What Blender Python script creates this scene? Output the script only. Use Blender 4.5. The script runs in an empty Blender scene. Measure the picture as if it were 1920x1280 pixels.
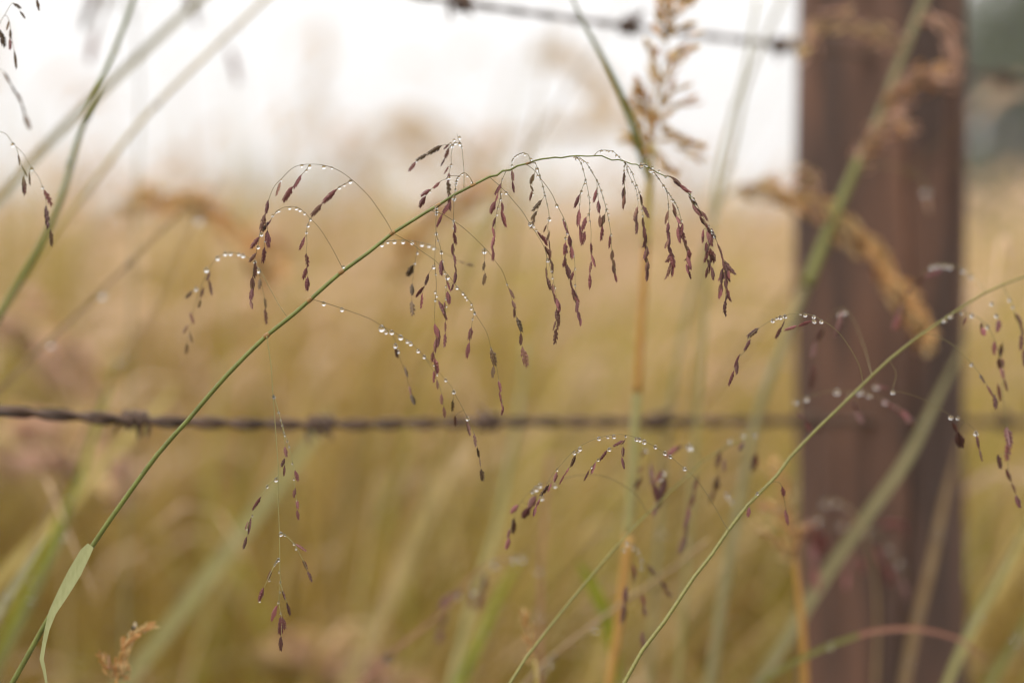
import bpy, math, random
import numpy as np
from mathutils import Vector, Quaternion, noise as mnoise

# ------------------------------------------------------------------ camera, sky, sun, exposure
S = bpy.context.scene
COL = S.collection
EYE = 0.75                      # camera height above the ground under it
FPX = 1920 * 50.0 / 36.0        # focal length in photo pixels

cam_data = bpy.data.cameras.new('camera')
cam_data.lens = 50.0
cam_data.sensor_width = 36.0
cam_data.clip_start = 0.05
cam_data.clip_end = 2000.0
cam_data.dof.use_dof = True
cam_data.dof.focus_distance = 0.55
cam_data.dof.aperture_fstop = 2.35
cam_data.dof.aperture_blades = 8
cam_data.dof.aperture_rotation = 0.3
cam = bpy.data.objects.new('camera', cam_data)
COL.objects.link(cam)
cam.location = (0, 0, EYE)
cam.rotation_euler = (math.radians(90), 0, 0)
S.camera = cam

SUN_EL, SUN_AZ = math.radians(52), math.radians(-140)
world = bpy.data.worlds.new('World')
S.world = world
world.use_nodes = True
wn, wl = world.node_tree.nodes, world.node_tree.links
wn.clear()
w_out = wn.new('ShaderNodeOutputWorld')
w_bg = wn.new('ShaderNodeBackground')
w_bg.inputs['Strength'].default_value = 0.10
sky = wn.new('ShaderNodeTexSky')
sky.sky_type = 'NISHITA'
sky.sun_disc = False
sky.sun_elevation = SUN_EL
sky.sun_rotation = SUN_AZ
sky.dust_density = 4.0
hs = wn.new('ShaderNodeHueSaturation')
hs.inputs['Saturation'].default_value = 0.12
wl.new(sky.outputs[0], hs.inputs['Color'])
# closed cloud cover: the standard overcast sky, smoothly brighter towards the zenith
tc = wn.new('ShaderNodeTexCoord')
sp_ = wn.new('ShaderNodeSeparateXYZ')
wl.new(tc.outputs['Generated'], sp_.inputs[0])
ma = wn.new('ShaderNodeMath'); ma.operation = 'MULTIPLY_ADD'; ma.use_clamp = False
mx = wn.new('ShaderNodeMath'); mx.operation = 'MAXIMUM'; mx.inputs[1].default_value = 0.0
wl.new(sp_.outputs['Z'], mx.inputs[0])
wl.new(mx.outputs[0], ma.inputs[0])
ma.inputs[1].default_value = 9.2
ma.inputs[2].default_value = 4.3
cloud = wn.new('ShaderNodeVectorMath'); cloud.operation = 'SCALE'
cloud.inputs[0].default_value = (0.985, 0.985, 0.99)
wl.new(ma.outputs[0], cloud.inputs['Scale'])
wm = wn.new('ShaderNodeMix'); wm.data_type = 'RGBA'
wm.inputs['Factor'].default_value = 0.88
wl.new(hs.outputs[0], wm.inputs[6])
wl.new(cloud.outputs[0], wm.inputs[7])
wl.new(wm.outputs[2], w_bg.inputs['Color'])
wl.new(w_bg.outputs[0], w_out.inputs[0])

sun_data = bpy.data.lights.new('sun', 'SUN')
sun_data.energy = 1.5
sun_data.angle = math.radians(30)
sun_data.color = (1.0, 0.96, 0.90)
sun = bpy.data.objects.new('sun', sun_data)
COL.objects.link(sun)
_sd = Vector((math.sin(SUN_AZ) * math.cos(SUN_EL), math.cos(SUN_AZ) * math.cos(SUN_EL), math.sin(SUN_EL)))
sun.rotation_euler = _sd.to_track_quat('Z', 'Y').to_euler()

S.view_settings.view_transform = 'Standard'
S.view_settings.look = 'None'
S.view_settings.gamma = 1.0
S.view_settings.exposure = 0.87
S.view_settings.use_curve_mapping = False
S.cycles.use_denoising = True
S.cycles.caustics_refractive = False
S.cycles.caustics_reflective = False
S.cycles.filter_width = 1.15
S.cycles.max_bounces = 12
S.cycles.transmission_bounces = 8
S.cycles.volume_bounces = 2
S.cycles.sample_clamp_indirect = 4.0

random.seed(11)
RNG = np.random.default_rng(5)

# ------------------------------------------------------------------ helpers
def P(px, py, d):
    """the point that the photograph shows at (px, py), d metres in front of the camera plane"""
    return Vector(((px - 960) / FPX * d, d, EYE + (640 - py) / FPX * d))

WORLD = {}
def make(name, data, parent=None, loc=(0, 0, 0), quat=None, scale=None, mat=None):
    o = bpy.data.objects.new(name, data)
    COL.objects.link(o)
    w = Vector(loc)
    WORLD[o.name] = w
    if parent is not None:
        o.parent = parent
        o.location = w - WORLD[parent.name]
    else:
        o.location = w
    if quat is not None:
        o.rotation_mode = 'QUATERNION'
        o.rotation_quaternion = quat
    if scale is not None:
        o.scale = scale
    if mat is not None and data is not None and len(data.materials) == 0:
        data.materials.append(mat)
    return o

def thing(name, label, cat, loc=(0, 0, 0), group=None):
    o = make(name, None, None, loc)
    o.empty_display_size = 0.02
    return tag(o, label, cat, group, 'thing')

def tag(o, label=None, cat=None, group=None, kind=None):
    if label: o['label'] = label
    if cat: o['category'] = cat
    if group: o['group'] = group
    if kind: o['kind'] = kind
    return o

def mesh(name, V, F, mat=None, smooth=True):
    m = bpy.data.meshes.new(name)
    m.from_pydata([tuple(v) for v in V], [], F)
    if smooth:
        m.polygons.foreach_set('use_smooth', [True] * len(m.polygons))
    if mat: m.materials.append(mat)
    m.update()
    return m

def catmull(pts, step):
    """smooth curve through points (any dimension), resampled about every `step`"""
    pts = [Vector(p) for p in pts]
    if len(pts) == 2:
        n = max(2, int((pts[1] - pts[0]).length / step))
        return [pts[0].lerp(pts[1], i / n) for i in range(n + 1)]
    e = [pts[0] * 2 - pts[1]] + pts + [pts[-1] * 2 - pts[-2]]
    out = []
    for i in range(1, len(e) - 2):
        p0, p1, p2, p3 = e[i - 1], e[i], e[i + 1], e[i + 2]
        n = max(1, int((p2 - p1).length / step))
        for k in range(n):
            t = k / n
            out.append(0.5 * (2 * p1 + (p2 - p0) * t + (2 * p0 - 5 * p1 + 4 * p2 - p3) * t * t
                              + (3 * p1 - p0 - 3 * p2 + p3) * t ** 3))
    out.append(pts[-1])
    return out

def frames(path):
    T = []
    for i in range(len(path)):
        a, b = path[max(0, i - 1)], path[min(len(path) - 1, i + 1)]
        t = (b - a)
        T.append(t.normalized() if t.length > 1e-9 else Vector((0, 0, 1)))
    n = T[0].orthogonal().normalized()
    N = []
    for t in T:
        n = (n - t * n.dot(t))
        n = n.normalized() if n.length > 1e-6 else t.orthogonal().normalized()
        N.append(n)
    return T, N

def tube(V, F, path, radii, sides=6, origin=Vector((0, 0, 0)), cap=True):
    T, N = frames(path)
    b0 = len(V)
    for i, p in enumerate(path):
        r = radii[i] if hasattr(radii, '__len__') else radii
        bn = T[i].cross(N[i])
        for k in range(sides):
            a = 2 * math.pi * k / sides
            V.append(p + (N[i] * math.cos(a) + bn * math.sin(a)) * r - origin)
    for i in range(len(path) - 1):
        for k in range(sides):
            a, b = b0 + i * sides + k, b0 + i * sides + (k + 1) % sides
            F.append((a, b, b + sides, a + sides))
    if cap:
        F.append(tuple(b0 + k for k in reversed(range(sides))))
        e = b0 + (len(path) - 1) * sides
        F.append(tuple(e + k for k in range(sides)))

def ribbon(V, F, path, half, origin, up=None, fold=0.18, thick=0.05, twist=0.0):
    """a leaf blade: folded along the midrib, with real thickness; faces the viewer's side"""
    T, _ = frames(path)
    b0 = len(V)
    n = len(path)
    for i, p in enumerate(path):
        view = up if up is not None else Vector((0, 1, 0))
        side = T[i].cross(view)
        side = side.normalized() if side.length > 1e-5 else Vector((1, 0, 0))
        nor = side.cross(T[i]).normalized()
        a = twist * i / n
        s2 = side * math.cos(a) + nor * math.sin(a)
        n2 = nor * math.cos(a) - side * math.sin(a)
        h = half[i]
        V.append(p + s2 * h - origin)
        V.append(p + n2 * (h * fold + h * thick) - origin)
        V.append(p - s2 * h - origin)
        V.append(p + n2 * (h * fold - h * thick) - origin)
    for i in range(n - 1):
        for k in range(4):
            a, b = b0 + i * 4 + k, b0 + i * 4 + (k + 1) % 4
            F.append((a, b, b + 4, a + 4))
    F.append((b0 + 3, b0 + 2, b0 + 1, b0))
    e = b0 + (n - 1) * 4
    F.append((e, e + 1, e + 2, e + 3))

def lin(r, g, b):
    f = lambda c: (c / 255 / 12.92) if c < 10 else ((c / 255 + 0.055) / 1.055) ** 2.4
    return (f(r), f(g), f(b))

MATS = {}
def plant_mat(name, c1, c2=None, rough=0.5, trans=0.35, scale=220.0, streak=(1, 1, 1), bump=0.0, spread=0.25):
    """plant tissue: two own colours mixed by fine noise, slight change from piece to piece, light shining through"""
    if name in MATS: return MATS[name]
    c2 = c2 or tuple(v * 0.7 for v in c1)
    m = bpy.data.materials.new(name)
    m.use_nodes = True
    n, l = m.node_tree.nodes, m.node_tree.links
    n.clear()
    out = n.new('ShaderNodeOutputMaterial')
    pb = n.new('ShaderNodeBsdfPrincipled')
    pb.inputs['Roughness'].default_value = rough
    pb.inputs['Specular IOR Level'].default_value = 0.35
    tr = n.new('ShaderNodeBsdfTranslucent')
    ms = n.new('ShaderNodeMixShader'); ms.inputs[0].default_value = trans
    tcn = n.new('ShaderNodeTexCoord')
    mp = n.new('ShaderNodeMapping'); mp.inputs['Scale'].default_value = streak
    nz = n.new('ShaderNodeTexNoise'); nz.inputs['Scale'].default_value = scale; nz.inputs['Detail'].default_value = 3
    oi = n.new('ShaderNodeObjectInfo')
    l.new(tcn.outputs['Object'], mp.inputs[0]); l.new(mp.outputs[0], nz.inputs['Vector'])
    ad = n.new('ShaderNodeMath'); ad.operation = 'MULTIPLY_ADD'
    l.new(oi.outputs['Random'], ad.inputs[0]); ad.inputs[1].default_value = spread * 2
    sb = n.new('ShaderNodeMath'); sb.operation = 'ADD'; sb.inputs[1].default_value = -spread
    l.new(nz.outputs[0], sb.inputs[0]); l.new(sb.outputs[0], ad.inputs[2])
    rp = n.new('ShaderNodeValToRGB')
    rp.color_ramp.elements[0].position = 0.25; rp.color_ramp.elements[0].color = (*c2, 1)
    rp.color_ramp.elements[1].position = 0.75; rp.color_ramp.elements[1].color = (*c1, 1)
    l.new(ad.outputs[0], rp.inputs[0])
    l.new(rp.outputs[0], pb.inputs['Base Color']); l.new(rp.outputs[0], tr.inputs['Color'])
    if bump:
        bp = n.new('ShaderNodeBump'); bp.inputs['Strength'].default_value = bump; bp.inputs['Distance'].default_value = 0.0005
        l.new(nz.outputs[0], bp.inputs['Height']); l.new(bp.outputs[0], pb.inputs['Normal'])
    l.new(pb.outputs[0], ms.inputs[1]); l.new(tr.outputs[0], ms.inputs[2])
    l.new(ms.outputs[0], out.inputs[0])
    MATS[name] = m
    return m

def attr_mat(name, rough=0.6, trans=0.4):
    m = bpy.data.materials.new(name); m.use_nodes = True
    n, l = m.node_tree.nodes, m.node_tree.links
    n.clear()
    out = n.new('ShaderNodeOutputMaterial')
    at = n.new('ShaderNodeAttribute'); at.attribute_name = 'own_colour'
    df = n.new('ShaderNodeBsdfDiffuse'); tr = n.new('ShaderNodeBsdfTranslucent')
    ms = n.new('ShaderNodeMixShader'); ms.inputs[0].default_value = trans
    l.new(at.outputs['Color'], df.inputs['Color']); l.new(at.outputs['Color'], tr.inputs['Color'])
    l.new(df.outputs[0], ms.inputs[1]); l.new(tr.outputs[0], ms.inputs[2]); l.new(ms.outputs[0], out.inputs[0])
    return m

# ---- palette (own colours)
M_STEM   = plant_mat('stem_green', (0.21, 0.24, 0.055), (0.13, 0.145, 0.035), 0.45, 0.1, 160, (1, 1, 1), 0.3, spread=0.1)
M_STEM2  = plant_mat('stem_olive', (0.24, 0.23, 0.06), (0.16, 0.14, 0.035), 0.4, 0.1, 900, spread=0.1)
M_THREAD = plant_mat('branch_thread', (0.22, 0.19, 0.075), (0.15, 0.11, 0.04), 0.45, 0.15, 400)
M_PURPLE = plant_mat('spikelet_purple', (0.30, 0.105, 0.10), (0.14, 0.047, 0.045), 0.42, 0.2, 3.0, (3, 3, 9), 0.3, 0.34)
M_DARK   = plant_mat('spikelet_dark', (0.20, 0.075, 0.060), (0.085, 0.034, 0.026), 0.42, 0.16, 3.0, (3, 3, 9), 0.3, 0.34)
M_BROWN  = plant_mat('spikelet_brown', (0.27, 0.135, 0.09), (0.13, 0.060, 0.040), 0.45, 0.15, 3.0, (3, 3, 9), 0.3, 0.34)
M_OLIVE  = plant_mat('spikelet_olive', (0.19, 0.115, 0.055), (0.09, 0.055, 0.026), 0.45, 0.15, 3.0, (3, 3, 9), 0.3, 0.34)
M_STRAWS = plant_mat('spikelet_straw', (0.78, 0.61, 0.33), (0.64, 0.48, 0.23), 0.6, 0.55, 3.0, (3, 3, 9), 0.0, 0.2)
M_ORANGE = plant_mat('spikelet_orange', (0.74, 0.48, 0.21), (0.58, 0.33, 0.12), 0.6, 0.5, 3.0, (3, 3, 9), 0.0, 0.2)
M_PINK   = plant_mat('spikelet_pinkish', (0.70, 0.48, 0.36), (0.56, 0.36, 0.26), 0.6, 0.55, 3.0, (3, 3, 9), 0.0, 0.2)
M_LEAFP  = plant_mat('leaf_pale_green', (0.42, 0.43, 0.21), (0.34, 0.35, 0.15), 0.6, 0.3, 900, (1.0, 1.0, 0.25), spread=0.1)
M_GREEN  = plant_mat('stem_leaf_green', (0.21, 0.245, 0.06), (0.15, 0.17, 0.04), 0.5, 0.3, 60, spread=0.1)
M_LIME   = plant_mat('leaf_lime', (0.36, 0.38, 0.03), (0.26, 0.28, 0.03), 0.5, 0.45, 60, spread=0.1)
M_STRAW  = plant_mat('stem_straw', (0.50, 0.38, 0.16), (0.36, 0.26, 0.10), 0.55, 0.3, 60, spread=0.15)
M_YELLOW = plant_mat('stem_yellow', (0.56, 0.44, 0.15), (0.42, 0.32, 0.09), 0.5, 0.3, 60, spread=0.1)
M_TAN    = plant_mat('stem_tan', (0.36, 0.25, 0.13), (0.26, 0.17, 0.08), 0.55, 0.3, 60, spread=0.15)
M_RUSSET = plant_mat('stem_russet', (0.52, 0.30, 0.08), (0.42, 0.22, 0.06), 0.5, 0.2, 60, spread=0.1)
M_ROSE   = plant_mat('stem_rose', (0.40, 0.20, 0.13), (0.30, 0.14, 0.10), 0.5, 0.2, 60, spread=0.1)
M_GREYGR = plant_mat('leaf_grey_green', (0.36, 0.32, 0.16), (0.27, 0.24, 0.11), 0.5, 0.35, 60, spread=0.1)
M_PALE   = plant_mat('leaf_faded', (0.44, 0.41, 0.18), (0.34, 0.31, 0.12), 0.5, 0.35, 60, spread=0.1)
M_OLV    = plant_mat('leaf_olive', (0.26, 0.26, 0.075), (0.19, 0.18, 0.05), 0.5, 0.35, 60, spread=0.1)
M_MAUVE  = plant_mat('spikelet_mauve', (0.22, 0.105, 0.09), (0.13, 0.058, 0.05), 0.5, 0.2, 3.0, (3, 3, 9), 0.0, 0.2)
SPK = {'m': M_MAUVE, 'p': M_PURPLE, 'd': M_DARK, 'b': M_BROWN, 'o': M_OLIVE, 's': M_STRAWS, 'g': M_ORANGE, 'k': M_PINK}

M_WATER = bpy.data.materials.new('dew_water'); M_WATER.use_nodes = True
_n, _l = M_WATER.node_tree.nodes, M_WATER.node_tree.links
_n.clear()
_o = _n.new('ShaderNodeOutputMaterial'); _g = _n.new('ShaderNodeBsdfGlass')
_g.inputs['IOR'].default_value = 1.33; _g.inputs['Roughness'].default_value = 0.0
_l.new(_g.outputs[0], _o.inputs[0])

# ---- shared meshes: spikelet variants and the dew drop
def spikelet_mesh(seed, n_lemma, w, th):
    rnd = random.Random(seed)
    V, F = [], []
    prof = lambda t: max(0.0, math.sin(math.pi * min(1, t * 0.94 + 0.06) ** 0.85)) ** 0.75
    rings = [0.0, 0.15, 0.35, 0.6, 0.82]
    for t in rings:
        r = max(prof(t) * 0.72, 0.12)
        for k in range(5):
            a = 2 * math.pi * k / 5
            V.append((math.cos(a) * w * r, math.sin(a) * th * r, t))
    for i in range(len(rings) - 1):
        for k in range(5):
            a, b = i * 5 + k, i * 5 + (k + 1) % 5
            F.append((a, b, b + 5, a + 5))
    V.append((0, 0, 0.97)); tip = len(V) - 1
    e = (len(rings) - 1) * 5
    for k in range(5): F.append((e + k, e + (k + 1) % 5, tip))
    for i in range(n_lemma):
        t = 0.03 + 0.70 * i / (n_lemma - 1)
        s = 1 if i % 2 else -1
        L = 0.30 + rnd.uniform(-0.03, 0.05)
        pw = max(prof(t + 0.1), 0.35)
        b0 = len(V)
        out = rnd.uniform(1.0, 1.45)
        V += [(s * w * pw * 0.25, 0, t), (s * w * pw * 0.45, th * pw * 1.15, t + L * 0.45), (s * w * pw * out, 0, t + L * 0.42),
              (s * w * pw * 0.45, -th * pw * 1.15, t + L * 0.45), (s * w * pw * out * 0.92, rnd.uniform(-.2, .2) * th, min(t + L, 1.02))]
        F += [(b0, b0 + 1, b0 + 2), (b0, b0 + 2, b0 + 3), (b0 + 1, b0 + 4, b0 + 2), (b0 + 2, b0 + 4, b0 + 3)]
    return V, F

SPM = {}
for key, mt in SPK.items():
    for v in range(4):
        V, F = spikelet_mesh(v * 7 + 3, [9, 8, 7, 10][v], [0.125, 0.14, 0.115, 0.13][v], [0.075, 0.08, 0.07, 0.07][v])
        SPM[key, v] = mesh('spikelet_%s_%d' % (mt.name, v), V, F, mt, smooth=False)

def drop_mesh():
    import bmesh
    bm = bmesh.new()
    bmesh.ops.create_icosphere(bm, subdivisions=3, radius=1.0)
    for v in bm.verts:
        z = v.co.z
        if z > 0: v.co.z *= 1.0 + 0.22 * z * z          # drawn up towards the thread it hangs from
        v.co.x *= 1.0 - 0.06 * z; v.co.y *= 1.0 - 0.06 * z
    m = bpy.data.meshes.new('dew_drop')
    bm.to_mesh(m); bm.free()
    m.polygons.foreach_set('use_smooth', [True] * len(m.polygons))
    m.materials.append(M_WATER)
    return m
DROP = drop_mesh()

def add_spikelet(parent, a, b, key, wide=1.0):
    v = b - a
    q = v.to_track_quat('Z', 'Y')
    # turn the flat side towards the viewer's side, within a free range
    xa = q @ Vector((1, 0, 0))
    want = v.normalized().cross(Vector((0, 1, 0)))
    if want.length > 1e-4:
        want.normalize()
        ang = math.atan2(want.dot(q @ Vector((0, 1, 0))), want.dot(xa))
        q = q @ Quaternion((0, 0, 1), ang + random.uniform(-0.9, 0.9))
    L = v.length
    return make('spikelet', SPM[key, random.randrange(4)], parent, a, q, (L * wide, L * wide, L))

def add_drop(parent, p, r):
    q = Quaternion((0, 0, 1), random.uniform(0, 6.28))
    return make('dew_drop', DROP, parent, p, q, (r, r, r * random.uniform(0.92, 1.08)))

def to_ground(p0, p1):
    """carry a stem on from its lowest seen point p0 (p1 is the next one up) down to the soil"""
    d = (p0 - p1).normalized()
    pts = []
    h = p0.z
    g = ground_z(p0.x, p0.y)
    hor = Vector((d.x, d.y, 0)) / max(0.35, -d.z if d.z < -0.35 else 0.35)
    for f in (0.15, 0.4, 0.7, 1.0):
        drop = (h - g + 0.01) * f
        k = (h - g) * (f - 0.45 * f * f)
        pts.append(Vector((p0.x + hor.x * k, p0.y + hor.y * k, h - drop)))
    return pts[::-1]

def ground_z(x, y):
    return 0.085 * max(0.0, min(y, 46.0) - 2.0) * (1 - 0.0) + 0.0

def pathd(pts, d0, d1):
    """(x, y[, d]) photo points -> (x, y, d) with the distance running from d0 to d1 where not given"""
    n = len(pts)
    L = [0.0]
    for i in range(1, n):
        L.append(L[-1] + math.hypot(pts[i][0] - pts[i - 1][0], pts[i][1] - pts[i - 1][1]))
    return [(p[0], p[1], p[2] if len(p) > 2 else d0 + (d1 - d0) * L[i] / max(L[-1], 1e-6)) for i, p in enumerate(pts)]

def nums(s):
    return [tuple(float(v) for v in q.split(',')) for q in s.replace('\n', ' ').split() if q]

class Plant:
    def __init__(self, name, label, cat='grass', group=None):
        self.t = thing(name, label, cat, (0, 0, 0), group)
        self.base_set = False

    def _base(self, p):
        if not self.base_set:
            self.t.location = p; WORLD[self.t.name] = Vector(p); self.base_set = True

    def stem(self, pts, d0, d1, w0, w1, mat, name='stem', ground=True, sides=8, step=0.004, prof=None):
        """w0, w1: widths in photo pixels at the two ends"""
        q = pathd(pts, d0, d1)
        W = [P(*p) for p in q]
        if ground:
            W = to_ground(W[0], W[1]) + W
        self._base(W[0])
        path = catmull(W, step if not ground else 0.008)
        n = len(path)
        da = q[0][2] / FPX * 0.5
        db = q[-1][2] / FPX * 0.5
        nb = len(to_ground(W[0], W[1])) if ground else 0
        z0 = P(*q[0]).z
        rad = []
        acc = 0; tot = 0
        seen = [i for i, p in enumerate(path) if not ground or True]
        # widths run only over the part above the first given point
        if ground:
            k0 = min(range(n), key=lambda i: (path[i] - P(*q[0])).length)
        else:
            k0 = 0
        for i in range(n):
            f = 0 if i <= k0 else (i - k0) / max(1, n - 1 - k0)
            if prof:
                px = 960 + path[i].x / path[i].y * FPX
                rad.append(float(np.interp(px, [p[0] for p in prof], [p[1] for p in prof])) * da)
            else:
                rad.append((w0 * da) * (1 - f) + (w1 * db) * f)
        V, F = [], []
        tube(V, F, path, rad, sides, path[0])
        o = make(name, mesh(name, V, F, mat), self.t, path[0])
        self.path = path
        return o

    def leaf(self, pts, d0, d1, widths, mat, name='leaf', twist=0.0, fold=0.18, ground=False, up=None):
        q = pathd(pts, d0, d1)
        W = [P(*p) for p in q]
        k = len(W)
        hw = [widths[min(i, len(widths) - 1)] if len(widths) == k else
              np.interp(i / (k - 1), np.linspace(0, 1, len(widths)), widths) for i in range(k)]
        hw = [h * q[i][2] / FPX * 0.5 for i, h in enumerate(hw)]
        if ground:
            g = to_ground(W[0], W[1])
            W = g + W; hw = [hw[0]] * len(g) + hw
        self._base(W[0])
        # carry widths as 4th dimension through the smoothing
        P4 = [Vector((w.x, w.y, w.z, h)) for w, h in zip(W, hw)]
        c = catmull(P4, 0.008)
        path = [Vector((v[0], v[1], v[2])) for v in c]
        half = [max(v[3], 0.00008) for v in c]
        V, F = [], []
        ribbon(V, F, path, half, path[0], up, fold, 0.035, twist)
        return make(name, mesh(name, V, F, mat, smooth=False), self.t, path[0])

    def branch(self, paths, d, sp='', drops='', key='p', alt=None, altp=0.0, w=1.25, name='branch', wide=1.0, mat=None,
               slack=0.0025, extra=0.0):
        """one branch with its side threads (one mesh); spikelets and dew drops are its pieces"""
        if isinstance(paths, str): paths = [nums(s) for s in paths.split('|')]
        if isinstance(d, (int, float)): d = (d, d)
        samples = []        # (x, y, d)
        polys = []
        for i, p in enumerate(paths):
            if i == 0:
                q = pathd(p, d[0], d[1])
            else:
                s = min(samples, key=lambda s: (s[0] - p[0][0]) ** 2 + (s[1] - p[0][1]) ** 2)
                q = pathd(p, s[2], s[2] + random.uniform(-1, 1) * slack * 1.6)
            c = catmull([Vector(v) for v in q], 4.0)
            samples += [(v.x, v.y, v.z) for v in c]
            polys.append([P(v.x, v.y, v.z) for v in c])
        org = polys[0][0]
        self._base(org)
        SP = nums(sp) if isinstance(sp, str) else sp
        DR = nums(drops) if isinstance(drops, str) else drops
        todo = []
        for s in SP:
            x0, y0, x1, y1 = s[:4]
            nr = min(samples, key=lambda q: (q[0] - x0) ** 2 + (q[1] - y0) ** 2 * (1.0 if q[1] <= y0 else 4.0))
            da = nr[2] + random.uniform(-1, 1) * slack * 0.5
            db = da + random.uniform(-1, 1) * slack * 0.8
            a, b = P(x0, y0, da), P(x1, y1, db)
            if math.hypot(nr[0] - x0, nr[1] - y0) > 2.0:
                r0 = P(*nr)
                mid = r0.lerp(a, 0.5) + Vector((0, 0, 0.0003))
                polys.append(catmull([r0, mid, a + (b - a) * 0.06], 0.001))
            todo.append((a, b + (b - a) * random.uniform(-0.05, 0.16)))
            if random.random() < extra:
                j = lambda: Vector((random.uniform(-1, 1), random.uniform(-1, 1), random.uniform(-1, 1))) * 0.0009
                e = a + (b - a) * random.uniform(0.2, 0.5)
                todo.append((e + j(), e + (b - a) * random.uniform(0.75, 0.95) + j() * 1.5))
        V, F = [], []
        for k, pl in enumerate(polys):
            r = w * 0.5 * d[0] / FPX * (1.0 if k == 0 else 0.85)
            n = len(pl)
            rr = [r * (1.0 - 0.45 * i / max(1, n - 1)) for i in range(n)]
            if k == 0: rr[0] *= 1.8
            tube(V, F, pl, rr, 5, org)
        o = make(name, mesh(name, V, F, mat or M_THREAD), self.t, org)
        for a, b in todo:
            kk = alt if (alt and random.random() < altp) else key
            add_spikelet(o, a, b, kk, wide * random.uniform(0.78, 1.22))
        for x, y, r in DR:
            nr = min(samples, key=lambda q: (q[0] - x) ** 2 + (q[1] - y) ** 2)
            add_drop(o, P(x, y + 0.6 * r, nr[2]), (max(r * random.uniform(1.2, 1.5), 2.1) if r < 3.3 else r * random.uniform(0.95, 1.12)) * nr[2] / FPX)
        return o

# ------------------------------------------------------------------ setting: ground
def build_ground():
    xs = np.concatenate([np.linspace(-300, -12, 30), np.linspace(-11, 11, 60), np.linspace(12, 300, 30)])
    ys = np.concatenate([np.linspace(-60, -1, 10), np.linspace(-0.5, 12, 60), np.linspace(13, 60, 40), np.linspace(65, 600, 30)])
    V, F = [], []
    for y in ys:
        for x in xs:
            z = ground_z(x, y)
            if y > 46: z = ground_z(x, 46) - 0.03 * (y - 46)
            z += 0.02 * mnoise.noise(Vector((x * 0.9, y * 0.9, 0))) * (1 if y > 1.5 else 0.6)
            V.append((x, y, z))
    nx = len(xs)
    for j in range(len(ys) - 1):
        for i in range(nx - 1):
            a = j * nx + i
            F.append((a, a + 1, a + nx + 1, a + nx))
    m = bpy.data.materials.new('ground_thatch'); m.use_nodes = True
    n, l = m.node_tree.nodes, m.node_tree.links
    pb = n['Principled BSDF']; pb.inputs['Roughness'].default_value = 0.95
    nz = n.new('ShaderNodeTexNoise'); nz.inputs['Scale'].default_value = 3.0; nz.inputs['Detail'].default_value = 8
    tcn = n.new('ShaderNodeTexCoord'); l.new(tcn.outputs['Object'], nz.inputs['Vector'])
    rp = n.new('ShaderNodeValToRGB')
    rp.color_ramp.elements[0].position = 0.3; rp.color_ramp.elements[0].color = (0.06, 0.038, 0.018, 1)
    rp.color_ramp.elements[1].position = 0.7; rp.color_ramp.elements[1].color = (0.14, 0.095, 0.04, 1)
    l.new(nz.outputs[0], rp.inputs[0]); l.new(rp.outputs[0], pb.inputs['Base Color'])
    o = make('ground', mesh('ground', V, F, m))
    tag(o, 'straw covered ground rising behind the fence', None, None, 'structure')
build_ground()

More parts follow.
